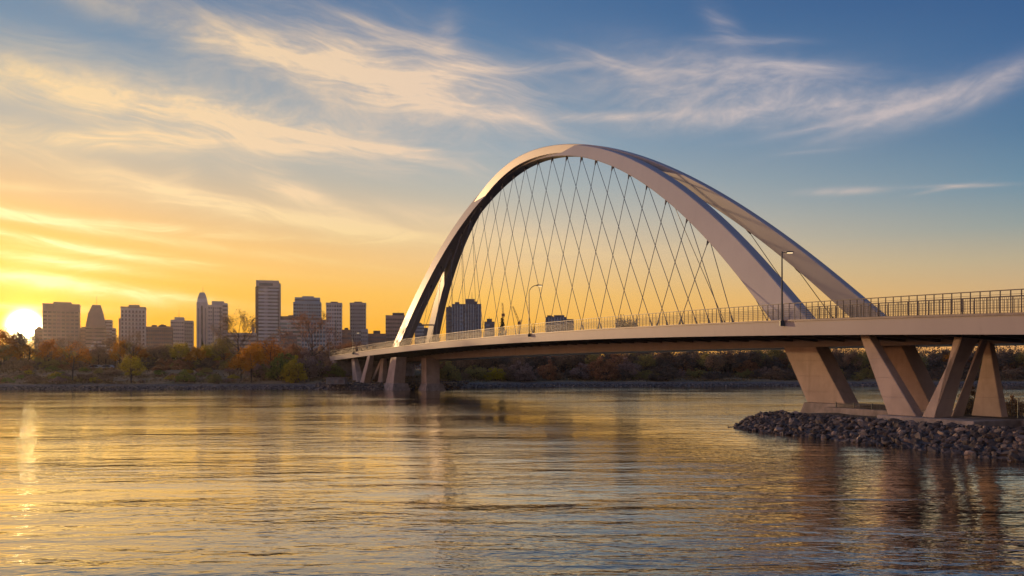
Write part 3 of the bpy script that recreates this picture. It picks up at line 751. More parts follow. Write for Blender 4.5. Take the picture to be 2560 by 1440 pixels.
def proto(kind, mat, seed):
    key = (kind, mat.name, seed)
    if key in PROTO: return PROTO[key]
    r_ = random.Random(seed * 101 + len(kind)); g = np.random.default_rng(seed * 7 + len(kind)); tm = None
    if kind == 'round':                      # leafy deciduous, 8 m
        H = 8.0; segs, ends = limb_tree(r_, H * .93, 2.5, .19, 2, .30, 10)
        pts = []
        for p, ln in ends:
            n = r_.randint(22, 52); pts.append(np.array(p) + g.normal(size=(n, 3)) * np.array([.46, .46, .38]))
        cr = leaf_me('crown', np.concatenate(pts), .34, seed, mat); tm = trunk_me('trunk', segs)
    elif kind == 'thin':                     # half bare, few leaves
        H = 8.0; segs, ends = limb_tree(r_, H * .95, 1.9, .13, 3, .35, 9)
        pts = []
        for p, ln in ends:
            n = r_.randint(0, 7); 
            if n: pts.append(np.array(p) + g.normal(size=(n, 3)) * .30)
        cr = leaf_me('crown', np.concatenate(pts), .24, seed, mat); tm = trunk_me('trunk', segs, .018)
    elif kind == 'bare':                     # wide bare crown of twigs, 11 m
        H = 11.0; segs, ends = limb_tree(r_, H * .92, 4.4, .30, 4, .22, 11)
        pts = []
        for p, ln in ends:
            n = r_.randint(1, 7)
            if n: pts.append(np.array(p) + g.normal(size=(n, 3)) * .42)
        cr = leaf_me('crown', np.concatenate(pts), .26, seed, mat); tm = trunk_me('trunk', segs, .024)
    elif kind == 'conifer':                  # 9 m spire
        H = 9.0; pts = []
        for k in range(46):
            f = (k + .5) / 46; z = H * (.06 + .92 * f); rr = 2.0 * (1 - f) ** .9 + .08
            for b in range(11):
                an = r_.uniform(0, 6.28); L = rr * r_.uniform(.6, 1.08); n = max(2, int(9 * L))
                q = np.linspace(.15, 1, n)[:, None] * np.array([math.cos(an) * L, math.sin(an) * L, -.28 * L]) + np.array([0, 0, z])
                pts.append(q + g.normal(size=(n, 3)) * .09)
        cr = leaf_me('crown', np.concatenate(pts), .30, seed, mat)
        tm = trunk_me('trunk', [([Vector((0, 0, -.3)), Vector((0, 0, H * .5)), Vector((0, 0, H))], [.16, .1, .02])])
    else:                                    # bush, 4 m tall, 5 m wide
        H = 4.0; pts = []; segs = []
        for k in range(30):
            an = r_.uniform(0, 6.28); el = math.asin(r_.uniform(.02, 1)); rr = r_.uniform(.62, 1)
            c = np.array([2.4 * rr * math.cos(an) * math.cos(el), 2.2 * rr * math.sin(an) * math.cos(el), .35 + 3.4 * rr * math.sin(el)])
            rad = r_.uniform(.35, .72); n = int(150 * rad)
            q = g.normal(size=(n, 3)); q /= np.linalg.norm(q, axis=1)[:, None]; q *= (g.uniform(.25, 1, n) ** .6)[:, None] * rad
            pts.append(c + q * np.array([1, 1, .9]))
            segs.append(([Vector((c[0] * .1, c[1] * .1, -.3)), Vector((c[0] * .6, c[1] * .6, c[2] * .6)), Vector(c)], [.06, .04, .015]))
        q = g.normal(size=(500, 3)) * np.array([1.1, 1.0, .8]) + np.array([0, 0, 1.2]); pts.append(q[q[:, 2] > 0])
        cr = leaf_me('crown', np.concatenate(pts), .30, seed, mat); tm = trunk_me('trunk', segs)
    PROTO[key] = (H, cr, tm); return PROTO[key]
NAMES = {'round': ('leafy_tree', 'tree'), 'thin': ('slender_tree', 'tree'), 'bare': ('bare_tree', 'tree'), 'conifer': ('conifer', 'tree'), 'bush': ('bush', 'bush')}
def tree(kind, mat, u, vtop, Y, label, group=None, width=1.0, seed=1, vbase=None):
    x = (u - 1280) / F * Y
    z = float(zground(x, Y)) if vbase is None else CAMZ + (HV - vbase) / F * Y
    z -= .1
    h = CAMZ + (HV - vtop) / F * Y - z
    H, cr, tm = proto(kind, mat, seed); k = h / H
    nm, cat = NAMES[kind]
    o = thing(nm, label, cat, (x, Y, z), group); o.rotation_euler = (0, 0, rnd.uniform(0, 6.28)); o.scale = (k * width, k * width, k)
    if tm is not None: link('trunk' if kind != 'bush' else 'stem', tm, o)
    link('crown', cr, o)
    return o
def ydepth(u, d):                            # distance of a point d metres behind the far waterline, on photo column u
    y = 190.0
    for _ in range(8): y = float(ymain((u - 1280) / F * y)) + d
    return y
# --- single trees and bushes one can point to, from the left
T = tree
T('round', L_ORANGE, 18, 829, ydepth(18, 52), 'dark orange ragged tree at the far left edge below the sun', seed=3, width=.9)
T('round', L_BROWN, 52, 827, ydepth(52, 54), 'brown pointed tree standing right under the sun', seed=2, width=.6)
T('round', L_ORANGE, 120, 852, ydepth(120, 44), 'rounded orange lit tree between the sun and the broad office block', seed=1)
T('thin', L_ORANGE, 181, 858, ydepth(181, 9), 'slender half bare tree low on the left bank slope', seed=2, width=1.5)
T('round', L_GOLD, 300, 852, ydepth(300, 43), 'pointed golden tree on the bank top below the balcony tower', seed=2, width=.75)
T('bare', L_BROWN, 335, 838, ydepth(335, 42), 'tall thin bare tree rising above the bright yellow tree', seed=2, width=.5)
T('round', L_YELLOW, 328, 893, ydepth(328, 11), 'bright yellow green small tree low on the bank slope', seed=3, width=1.25)
T('conifer', L_DARK, 436, 866, ydepth(436, 48), 'dark cone shaped conifer on the bank top, left of a wider one', seed=2)
T('conifer', L_DARK, 466, 858, ydepth(466, 50), 'wide dark conifer on the bank top below the pale office block', seed=3, width=1.5)
T('conifer', L_DARK, 506, 852, ydepth(506, 56), 'dark conifer standing below the slender crowned tower', seed=2, width=1.1)
T('bare', L_BROWN, 596, 803, ydepth(596, 38), 'tallest bare tree with a wide twiggy crown on the left bank', seed=1, width=1.05)
T('round', L_OLIVE, 560, 846, ydepth(560, 44), 'olive brown tree beside the tallest bare tree', seed=2, width=1.1)
T('round', L_GOLD, 628, 870, ydepth(628, 13), 'large golden orange tree near the water left of the bridge', seed=1, width=1.35)
T('round', L_GOLD, 602, 893, ydepth(602, 15), 'low golden tree at the left foot of the large orange tree', seed=4, width=1.5)
T('thin', L_ORANGE, 678, 846, ydepth(678, 20), 'tall pointed rust orange tree behind the green bushes', seed=1, width=1.25)
T('round', L_ORANGE, 684, 868, ydepth(684, 22), 'dull orange leafy tree just behind the tall rust one', seed=5, width=1.0)
T('bare', L_RUST, 781, 800, ydepth(781, 40), 'wide rust brown bare tree below the blue grey tower', seed=3, width=.95)
T('bush', L_GREEN, 700, 885, ydepth(700, 17), 'tall dark green bush right of the orange trees', seed=1, width=.8)
T('bush', L_YELLOW, 735, 886, ydepth(735, 12), 'yellow green bush closest to the water left of the bridge', seed=2, width=.72)
T('bush', L_GREEN, 722, 880, ydepth(722, 24), 'green bush behind the yellow green one', seed=3, width=.9)
T('bush', L_MAUVE, 762, 876, ydepth(762, 20), 'pale mauve feathery bush by the end of the bridge', seed=2, width=.8)
T('bush', L_MAUVE, 796, 884, ydepth(796, 24), 'mauve brown bush under the end of the bridge railing', seed=1, width=1.0)
T('bush', L_GREEN, 463, 924, ydepth(463, 12), 'wide low green bush on the left bank slope', seed=1, width=1.35)
T('bush', L_OLIVE, 536, 934, ydepth(536, 10), 'low olive bush on the bank slope left of the golden trees', seed=2, width=1.3)
T('bush', L_BROWN, 205, 934, ydepth(205, 14), 'low brown bush on the slope beside the slender half bare tree', seed=3, width=1.6)
T('bush', L_BROWN, 90, 940, ydepth(90, 12), 'low brown bush on the slope at the far left below the sun', seed=1, width=1.7)
# behind and right of the far pier
T('bush', L_OLIVE, 1118, 904, ydepth(1118, 8), 'dark olive bush just right of the far pier', seed=1, width=1.23)
T('bush', L_OLIVE, 1192, 912, ydepth(1192, 16), 'olive bush between the far pier and the yellowish bush', seed=2, width=1.43)
T('bush', L_YELLOW, 1238, 918, ydepth(1238, 12), 'dull yellowish bush left of the large pale mauve bush', seed=3, width=1.43)
T('bush', L_MAUVE, 1303, 903, ydepth(1303, 10), 'large pale mauve bush under the middle of the bridge', seed=1, width=1.10)
T('bush', L_RUST, 1371, 899, ydepth(1371, 13), 'rust brown bush right of the large pale mauve bush', seed=2, width=0.91)
T('bush', L_MAUVE, 1452, 905, ydepth(1452, 16), 'low mauve grey bush under the bridge between two brown ones', seed=3, width=1.43)
T('bush', L_RUST, 1508, 894, ydepth(1508, 12), 'broad brown bush with a pale top right of the mauve grey one', seed=1, width=1.17)
T('bush', L_MAUVE, 1570, 892, ydepth(1570, 15), 'tall mauve brown bush in front of the dark wood', seed=2, width=0.98)
T('bush', L_DUSK, 1660, 912, ydepth(1660, 11), 'low dark bush under the bridge in front of the dark wood', seed=1, width=1.6)
T('round', L_BROWN, 1785, 888, ydepth(1785, 18), 'rounded brown tree at the water side of the dark wood', seed=2, width=1.3)
T('round', L_GOLD, 2376, 884, ydepth(2376, 34), 'tree with yellow sunlight painted into its leaves, glimpsed between the near pier legs', seed=1, width=1.0)  # gold leaf colour stands in for a sunlit patch of the dark wood
T('conifer', L_DARK, 1255, 792, 330, 'dark pointed conifer seen through the hanger cables', seed=2, width=.9)
T('round', L_DUSK, 1554, 799, 330, 'dark leafy treetop above the railing under the cables', seed=2, width=.55)
T('round', L_DUSK, 1579, 803, 330, 'lower dark treetop above the railing under the cables', seed=4, width=.5)
# --- rows nothing tells apart
r2 = random.Random(5)
KM = [('round', L_OLIVE, 1), ('round', L_GOLD, 2), ('round', L_YELLOW, 4), ('round', L_BROWN, 2), ('round', L_ORANGE, 3), ('bare', L_BROWN, 2), ('round', L_BROWN, 4), ('thin', L_RUST, 1), ('round', L_GOLD, 5), ('bush', L_BROWN, 1), ('round', L_OLIVE, 5)]
u = -60.0
while u < 660:
    kd, mt, sd_ = r2.choice(KM)
    T(kd, mt, u, r2.uniform(858, 890) - (14 if kd == 'bare' else 0), ydepth(u, r2.uniform(44, 66) if not 215 < u < 292 else r2.uniform(58, 70)), 'brown or olive autumn tree in the row behind the left bank path', 'autumn trees behind the bank path', width=r2.uniform(.9, 1.4), seed=sd_)
    u += r2.uniform(7, 15)
u = -60.0
while u < 660:
    T('bush', r2.choice([L_BROWN, L_OLIVE, L_RUST, L_DUSK]), u, r2.uniform(893, 906) if not 215 < u < 292 else r2.uniform(914, 917), ydepth(u, r2.uniform(42, 48)), 'low dark bush along the back of the left bank path', 'bushes along the bank path', width=r2.uniform(.9, 1.5), seed=r2.randint(1, 3))
    u += r2.uniform(9, 20)
u = 640.0
while u < 1010:
    T(*r2.choice([('bush', L_MAUVE), ('bush', L_RUST), ('round', L_RUST), ('bare', L_RUST), ('bush', L_BROWN)]), u, r2.uniform(856, 878), ydepth(u, r2.uniform(46, 80)), 'bare brown tree or shrub in the belt between bridge end and city', 'brown trees before the city', width=r2.uniform(.8, 1.2), seed=r2.randint(1, 3))
    u += r2.uniform(9, 18)
u = 640.0
while u < 870:
    T('bush', r2.choice([L_GREEN, L_MAUVE, L_OLIVE, L_BROWN]), u, r2.uniform(896, 912), ydepth(u, r2.uniform(22, 34)), 'waist high shrub in the thicket left of the bridge end', 'shrubs left of the bridge end', width=r2.uniform(.8, 1.3), seed=r2.randint(1, 3))
    u += r2.uniform(9, 16)
u = 1090.0
while u < 2640:
    T(*r2.choice([('round', L_DUSK), ('round', L_BROWN), ('bush', L_DUSK), ('round', L_DUSK), ('bush', L_RUST), ('round', L_OLIVE)]), u, r2.uniform(873, 894), ydepth(u, r2.uniform(26, 44)), 'dark tree in the wood along the far bank under the bridge', 'dark wood under the bridge', width=r2.uniform(1.0, 1.5), seed=r2.choice([1, 2, 4]) if True else 1)
    u += r2.uniform(9, 18)
u = 1100.0
while u < 2640:
    T('bush', r2.choice([L_DUSK, L_DUSK, L_BROWN, L_OLIVE, L_MAUVE]), u, r2.uniform(912, 930), ydepth(u, r2.uniform(12, 24)), 'low dark shrub at the edge of the wood under the bridge', 'shrubs at the edge of the wood', width=r2.uniform(1.0, 1.7), seed=r2.randint(1, 3))
    u += r2.uniform(14, 30)
u = 1085.0
while u < 2660:
    T('bush', r2.choice([L_DUSK, L_BROWN, L_DUSK, L_RUST, L_OLIVE]), u, r2.uniform(880, 898), ydepth(u, r2.uniform(44, 58)), 'tall dark thicket bush at the back of the wood under the bridge', 'thicket at the back of the wood', width=r2.uniform(1.0, 1.5), seed=r2.randint(1, 3))
    u += r2.uniform(11, 18)
def far_wood():
    g = np.random.default_rng(11); n = 60000
    x = np.concatenate([g.uniform(-40, 330, n), g.uniform(-260, -70, n // 2)]); d = g.uniform(66, 92, len(x)); y = np.interp(x, MAINX, MAINY) + d
    top = 3.4 + 1.0 * np.sin(x * .23) + .7 * np.sin(x * .61 + 1) + .5 * np.sin(x * 1.37)
    z = 4.3 + np.maximum(.8, top + np.clip((x + 40) / 20, 0, 1) * 4.2) * g.uniform(0, 1, len(x)) ** .7
    me = leaf_me('wood', np.stack([x, y, z], 1), .55, 8, L_DUSK); o = link('wood', me); tag(o, 'far dark belt of wood closing the view behind the bank trees', None, None, 'stuff')
far_wood()
for k in range(46):
    u = r2.uniform(-30, 640); d = r2.uniform(9, 32)
    T('bush', r2.choice([L_OLIVE, L_BROWN, L_MAUVE, L_RUST, L_GREEN, L_YELLOW]), u, HV - F * (float(zground((u - 1280) / F * ydepth(u, d), ydepth(u, d))) + r2.uniform(.7, 1.5) - CAMZ) / ydepth(u, d), ydepth(u, d), 'knee high autumn shrub dotted over the left bank slope', 'small shrubs on the left bank slope', width=r2.uniform(1.4, 2.6), seed=r2.randint(1, 3))
# dry scrub and grass over the slopes
def scrub():
    g = np.random.default_rng(4); pts = []
    n = 30000; x = g.uniform(-135, 150, n); d = g.uniform(7.5, 36, n)
    f = np.sin(x * .21 + d * .3) + np.sin(x * .083 - d * .51 + 2) + g.normal(size=n) * .6
    keep = f > .1
    x, d = x[keep], d[keep]; y = ymain(x) + d; z = zground(x, y)
    c = np.stack([x, y, z + g.uniform(.05, .55, len(x)) * (1 + .5 * np.sin(x * .3))], 1)
    me = leaf_me('scrub', c, .55, 3, leafmat('scrub_leaves', (.13, .09, .035), (.26, .17, .08), (.38, .26, .13), .5))
    o = link('scrub', me); tag(o, 'dry brown scrub and grass covering the river bank slopes', None, None, 'stuff')
scrub()

# ------------------------------------------------------------------ the city
def glassmat(name, col, rough=.18, cell=(3.0, 3.0, 3.4)):
    if name in MATS: return MATS[name]
    m = bpy.data.materials.new(name); m.use_nodes = True; k = NT(m.node_tree); b = k.n['Principled BSDF']
    tcn = k.new('ShaderNodeTexCoord')
    sn = k.new('ShaderNodeVectorMath', operation='SNAP'); k.put(sn.inputs[0], tcn.outputs['Object']); sn.inputs[1].default_value = cell
    wn = k.new('ShaderNodeTexWhiteNoise'); k.put(wn.inputs['Vector'], sn.outputs[0])
    c = k.ramp(wn.outputs['Value'], [(0, tuple(x * .5 for x in col) + (1,)), (.6, col + (1,)), (.9, tuple(min(1, x * 1.7) for x in col) + (1,)), (1, tuple(min(1, x * 3.2) for x in col) + (1,))])
    k.put(b.inputs['Base Color'], c); b.inputs['Roughness'].default_value = rough; b.inputs['Specular IOR Level'].default_value = .6
    MATS[name] = m; return m
M_TAN = pmat('tan_facade', (.42, .29, .22), .8, 0, .12, .12)
M_BROWN = pmat('brown_brick_facade', (.30, .18, .13), .85, 0, .15, .15)
M_GREY = pmat('grey_facade', (.46, .41, .38), .8, 0, .1, .12)
M_PALE = pmat('pale_facade', (.62, .55, .50), .75, 0, .1, .12)
M_COOL = pmat('cool_grey_facade', (.56, .57, .58), .7, 0, .1, .12)
M_BLUE = pmat('blue_grey_facade', (.32, .41, .47), .6, 0, .1, .12)
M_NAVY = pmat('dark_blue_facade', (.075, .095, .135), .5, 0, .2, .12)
M_ROOF = pmat('roof_grey', (.12, .10, .095), .85, 0, .15, .2)
G_WARM = glassmat('warm_dark_glass', (.075, .05, .042))
G_GREY = glassmat('grey_glass', (.075, .072, .08))
G_GREEN = glassmat('greenish_glass', (.09, .15, .145))
G_BLUE = glassmat('blue_glass', (.05, .075, .115))
ZB = 4.5
class Bld:
    def __init__(s, name, label, u, Y, cat='building', group=None):
        s.Y = Y; s.x = (u - 1280) / F * Y; s.t = thing(name, label, cat, (s.x, Y, ZB), group)
        az = math.atan2(s.x, Y); s.t.rotation_euler = (0, 0, -az * .88); s.t.scale = (math.cos(az * .88), 1, 1)   # fronts face the river
    def X(s, u): return (u - 1280) / F * s.Y
    def Z(s, v): return CAMZ + (HV - v) / F * s.Y
    def block(s, u0, u1, vt, mat, name='wall', depth=22, y=0, vb=None, inset=None):
        mb = MB(); x0, x1 = s.X(u0), s.X(u1); zt = s.Z(vt); zb = ZB if vb is None else s.Z(vb)
        y0 = s.Y + y
        if inset is None: mb.box(x0, x1, y0, y0 + depth, zb, zt)
        else:
            i0, i1 = s.X(inset[0]), s.X(inset[1])
            dd = depth * .07
            mb.hexa([(x0, y0, zb), (x1, y0, zb), (x1, y0 + depth, zb), (x0, y0 + depth, zb)], [(i0, y0 + dd, zt), (i1, y0 + dd, zt), (i1, y0 + depth - dd, zt), (i0, y0 + depth - dd, zt)])
        o = mb.build(name, mat, s.t); return o, (x0, x1, y0, y0 + depth, zb, zt)
    def bands(s, b, mat, pitch=3.6, frac=.5, z0=None, z1=None, mx=26, marg=.0, par=None):
        """ribbon windows: one glazed ring per storey, standing a hand proud of the wall"""
        x0, x1, y0, y1, zb, zt = b
        z1 = zt - 2.0 if z1 is None else z1; z0 = max(zb, ZB + 2) if z0 is None else z0
        mb = MB(); e = .14; mm = marg
        mb.box(x0 - e + mm, x1 + e - mm, y0 - e, y1 + e, 0, pitch * frac)
        me = mb.mesh('window_band', mat, origin=(s.x, s.Y, 0)); z = z1 - pitch * frac; n = 0
        while z > z0 and n < mx:
            link('window_band', me, s.t, (0, 0, z - ZB)); z -= pitch; n += 1
    def piers(s, b, mat, n, w=.9, prj=.3):
        x0, x1, y0, y1, zb, zt = b
        mb = MB(); mb.box(-w / 2, w / 2, y0 - prj - s.Y, y0 - s.Y + .05, zb - ZB, zt - .4 - ZB); me = mb.mesh('facade_pier', mat)
        for k in range(n): link('facade_pier', me, s.t, (x0 + w / 2 + (x1 - x0 - w) * k / max(1, n - 1) - s.x, 0, 0))
    def grid(s, b, mat, nx, nz, w=1.5, h=1.9, top=2.6, pitch=3.3, skip=0.0):
        """punched windows, each a pane standing in the wall"""
        x0, x1, y0, y1, zb, zt = b; r_ = random.Random(nx * 31 + nz)
        mb = MB(); mb.box(-w / 2, w / 2, y0 - .12 - s.Y, y0 + .02 - s.Y, -h, 0); me = mb.mesh('window', mat)
        for j in range(nz):
            for i in range(nx):
                if r_.random() < skip: continue
                link('window', me, s.t, (x0 + (x1 - x0) * (i + .5) / nx - s.x, 0, zt - top - j * pitch - ZB))
    def strip(s, u0, u1, vt, vb, mat, y, name='window_strip', prj=.15):
        mb = MB(); mb.box(s.X(u0), s.X(u1), s.Y + y - prj, s.Y + y + .05, s.Z(vb), s.Z(vt)); return mb.build(name, mat, s.t)
    def antenna(s, u, vt, vb, y=8, r=.16):
        mb = MB(); mb.tube([(s.X(u), s.Y + y, s.Z(vb) - 1), (s.X(u), s.Y + y, s.Z(vt))], [r * 1.4, r * .5], 5); mb.build('antenna', M_ROOF, s.t)
    def clutter(s, u0, u1, v, n, seed=1):
        r_ = random.Random(seed)
        for k in range(n):
            x = s.X(r_.uniform(u0, u1)); w = r_.uniform(1, 2.6); y = s.Y + r_.uniform(2, 12); mb = MB()
            mb.box(x - w, x + w, y, y + 2 * w, s.Z(v) - .02, s.Z(v) + r_.uniform(.8, 2.4)); mb.build('roof_plant', M_ROOF, s.t)
    def parapet(s, b, mat, h=.9, prj=.25):
        x0, x1, y0, y1, zb, zt = b; mb = MB(); mb.box(x0 - prj, x1 + prj, y0 - prj, y1 + prj, zt - h, zt + .25); mb.build('parapet', mat, s.t)

b = Bld('office_block', 'broad tan office block with horizontal window bands right of the sun', 153, 760)
_, q = b.block(108, 197.5, 760, M_TAN); b.bands(q, G_WARM, 3.5, .45, z1=q[5] - 7); b.parapet(q, M_TAN); b.block(133, 177, 754, M_TAN, 'penthouse', 12, 5, vb=760)
b.piers(q, M_TAN, 9, .9, .3)
b = Bld('domed_building', 'small dark block with a rounded top just right of the sun', 96, 800); _, q = b.block(86, 106, 822, M_BROWN); b.block(88, 104, 816, M_BROWN, 'roof', 16, 3, vb=822, inset=(93, 100)); b.bands(q, G_WARM, 3.6, .4)
b = Bld('low_block', 'low tan block between the broad office block and the tapered tower', 212, 820); _, q = b.block(197, 226, 820, M_TAN); b.bands(q, G_WARM, 3.6, .45); b.block(203, 214, 817, M_ROOF, 'penthouse', 8, 4, vb=820)
b = Bld('tapered_tower', 'tapered brown tower with sloping shoulders and a thin mast', 238, 800)
_, q = b.block(214.5, 262.5, 815, M_TAN); b.block(214.5, 262.5, 781, M_TAN, 'wall', 22, 0, vb=815, inset=(221, 256)); b.block(221, 256, 761, M_TAN, 'roof', 13, 4.5, vb=781, inset=(230, 250)); b.antenna(240.5, 739, 762); b.bands(q, G_WARM, 3.6, .35)
b = Bld('stepped_tower', 'narrow stepped tower tucked behind the tapered one', 274, 860); _, q = b.block(263, 279.5, 799.5, M_GREY); b.bands(q, G_WARM, 3.5, .4); _, q = b.block(279.5, 288, 820, M_GREY); b.bands(q, G_WARM, 3.5, .4)
b = Bld('terraced_block', 'pale low terraced building in front of the tapered tower', 247, 560); 
for k, (u0, u1, v) in enumerate(((208, 292, 876), (218, 282, 866), (226, 268, 856), (232, 252, 846))):
    _, q = b.block(u0, u1, v, M_PALE, 'wall', 26 - 4 * k, 3 * k, vb=None if k == 0 else (876, 866, 856)[k - 1]); b.bands(q, G_WARM, 2.7, .45, z0=q[4] + .2, z1=q[5] - .3)
b = Bld('apartment_tower', 'tan apartment tower with a grid of dark windows and balconies', 332, 700)
_, q = b.block(302.5, 362.5, 767.5, M_PALE); b.parapet(q, M_TAN); b.block(321, 347, 761, M_TAN, 'penthouse', 10, 5, vb=767.5); b.grid(q, G_WARM, 7, 12, 1.5, 1.9, 3.0, 3.4); b.block(297, 302.4, 796, M_TAN, 'wall', 16, 3); b.antenna(337, 758, 761, 8)
b.bands(q, M_TAN, 3.4, .13, z1=q[5] - 5, marg=.3)
b = Bld('apartment_block', 'wide brown brick apartment block with cluttered roof', 398, 640); _, q = b.block(366, 430, 817.5, M_BROWN); b.grid(q, G_GREY, 12, 8, 1.1, 1.4, 2.4, 3.0, .08); b.parapet(q, M_TAN, .6); b.clutter(372, 425, 817.5, 5, 3); b.block(395, 406, 813, M_ROOF, 'penthouse', 8, 6, vb=817.5)
b = Bld('office_tower', 'pale stepped office block with a roof mast left of the crowned tower', 455, 760)
_, q = b.block(427, 460, 799.5, M_PALE); b.bands(q, G_GREY, 3.4, .42); b.piers(q, M_PALE, 7, .7); b.block(436, 459.5, 792.5, M_GREY, 'penthouse', 12, 4, vb=799.5); b.antenna(446.5, 772, 793); _, q = b.block(460, 482.5, 801, M_GREY, y=1.5); b.bands(q, G_GREY, 3.4, .42); b.piers(q, M_GREY, 5, .7)
b = Bld('crowned_tower', 'slender tower with a rounded crown and needle', 504, 720)
_, q = b.block(491.5, 518, 755, M_PALE); b.block(492.5, 517, 746, M_PALE, 'wall', 20, .8, vb=755, inset=(493.5, 516)); b.block(493.5, 516, 735, M_GREY, 'wall', 18, 2.2, vb=746, inset=(497, 513)); b.block(497, 513, 730, M_GREY, 'roof', 15, 3.6, vb=735, inset=(499, 511)); b.antenna(506, 714, 729, 10)
b.strip(502.5, 507, 764, 880, G_GREY, 0); b.strip(495, 496.3, 770, 880, G_GREY, 0); b.strip(512.5, 514, 770, 880, G_GREY, 0)
b = Bld('ribbed_tower', 'grey tower with dark vertical window strips beside the crowned tower', 544, 700)
_, q = b.block(520, 556, 762.5, M_PALE); b.bands(q, G_GREY, 3.3, .4); _, q2 = b.block(556, 568, 757, M_PALE, y=1.5); b.bands(q2, G_GREY, 3.3, .4); b.block(529, 559, 752, M_GREY, 'penthouse', 14, 4, vb=763); b.strip(532, 535, 768, 880, G_GREY, 0, prj=.35); b.strip(549.5, 552.5, 768, 880, G_GREY, 0, prj=.35); b.piers(q, M_PALE, 8, .6, .32)
b = Bld('low_block', 'long low block behind the tallest bare tree', 604, 640); _, q = b.block(566, 640, 832, M_GREY); b.bands(q, G_GREY, 3.3, .45); b.block(629, 636, 816, M_GREY, 'penthouse', 8, 5, vb=832)
b = Bld('glass_tower', 'tallest grey tower with fine horizontal bands and a dark crown strip', 669, 720)
_, q = b.block(646.5, 697, 716, M_COOL); b.bands(q, G_GREY, 3.1, .42, z1=q[5] - .8, mx=34); _, qc = b.block(640.5, 697, 701, M_GREY, 'crown', 22, -.3, vb=716); b.block(638.5, 646.4, 717, M_ROOF, 'wall', 18, 1.5); b.block(697.1, 701, 707, M_GREY, 'wall', 16, 2.5); b.strip(648, 682, 708, 714.5, G_BLUE, -.3, 'sign_strip'); b.antenna(661, 698, 701, 6, .3); b.antenna(679, 698, 701, 6, .3)
b.strip(694.5, 696.6, 726, 836, G_WARM, 0, prj=.3)
b = Bld('tiered_tower', 'wide blue grey tower with a narrower top tier', 768, 760)
_, q = b.block(733.5, 803, 755, M_BLUE); b.bands(q, G_GREY, 3.2, .45); b.piers(q, M_BLUE, 12, .6, .3); _, q = b.block(737, 800, 743, M_BLUE, 'wall', 18, 2, vb=755); b.bands(q, G_BLUE, 3.2, .4, z0=q[4]); b.block(755, 784, 739, M_GREY, 'penthouse', 10, 6, vb=743)
b = Bld('glass_office', 'low greenish glass office with pale floor bands beside the tallest tower', 727, 640)
_, q = b.block(701, 752.5, 800, M_PALE); b.bands(q, G_GREEN, 3.2, .55); b.block(701, 750, 790.5, M_ROOF, 'roof', 20, 1, vb=800); b.block(720, 733, 787, M_BROWN, 'penthouse', 8, 5, vb=790.5)
b = Bld('brick_house', 'low red brown brick block at the foot of the greenish glass office', 722, 500); _, q = b.block(701, 741, 836, M_BROWN); b.grid(q, G_GREY, 9, 4, 1.1, 1.5, 1.2, 3.0); b.block(713, 731, 828, M_BROWN, 'penthouse', 8, 3, vb=836)
b = Bld('dark_office', 'dark mid rise block between the wide and the slim grey towers', 785, 620); _, q = b.block(752.6, 815, 800, M_BLUE); b.bands(q, G_BLUE, 3.2, .5); b.clutter(758, 810, 800, 6, 5); b.piers(q, M_GREY, 9, .6)
b = Bld('slim_tower', 'slim grey tower with a pale right corner, left of a twin tower', 835, 700)
_, q = b.block(815.5, 854.5, 757.5, M_COOL); b.bands(q, G_GREY, 3.2, .45); b.block(826, 844, 753, M_ROOF, 'penthouse', 10, 5, vb=757.5); b.strip(838.5, 841.5, 800, 880, G_BLUE, 0, prj=.3); b.piers(q, M_PALE, 7, .7); b.parapet(q, M_GREY, 1.5)
b = Bld('slim_tower', 'slim brownish tower standing alone left of the arch', 895, 720)
_, q = b.block(875, 914.5, 757.5, M_GREY); b.bands(q, G_WARM, 3.2, .42); b.block(885, 905, 753, M_ROOF, 'penthouse', 10, 5, vb=757.5); b.piers(q, M_GREY, 8, .8); b.parapet(q, M_GREY, 1.5)
b = Bld('low_block', 'low dark block left of the slim brownish tower', 866, 640); _, q = b.block(855, 877, 824, M_BROWN); b.grid(q, G_GREY, 5, 5, 1.1, 1.4); b.block(861, 870, 819, M_ROOF, 'penthouse', 7, 4, vb=824)
b = Bld('low_block', 'low grey block right of the slim brownish tower', 910, 660); _, q = b.block(902, 919, 822, M_GREY); b.grid(q, G_GREY, 4, 6, 1.1, 1.4)
b = Bld('low_block', 'long low dark block between the slim tower and the arch', 941, 700); _, q = b.block(919, 966, 834, M_BROWN); b.grid(q, G_GREY, 11, 4, 1.1, 1.4); b.block(933, 950, 826, M_ROOF, 'penthouse', 8, 5, vb=834)
b = Bld('apartment_tower', 'brown mid rise tower cut by the left leg of the arch', 988, 720); _, q = b.block(964, 1012, 788, M_TAN); b.grid(q, G_WARM, 11, 9, 1.2, 1.6, 3, 3.4); b.block(981, 1010, 781, M_ROOF, 'penthouse', 12, 5, vb=788); b.antenna(996, 777, 781)
b = Bld('dark_block', 'small dark block seen between the two arch legs', 1053, 760); _, q = b.block(1037, 1060, 812, M_BLUE); b.grid(q, G_BLUE, 6, 6, 1.3, 1.6); _, q = b.block(1060, 1070, 819, M_NAVY, y=2); b.clutter(1040, 1058, 812, 3, 9)
b = Bld('blue_tower', 'dark blue glass tower cluster behind the hanger cables', 1159, 640)
_, q = b.block(1115, 1130, 767, M_NAVY, y=3); b.bands(q, G_BLUE, 3.2, .55); _, q = b.block(1130, 1164, 760, M_NAVY); b.bands(q, G_BLUE, 3.2, .55); b.piers(q, M_BLUE, 6, .5); _, q = b.block(1164, 1203, 760, M_NAVY, y=-1.5); b.bands(q, G_BLUE, 3.2, .55); b.piers(q, M_BLUE, 7, .5)
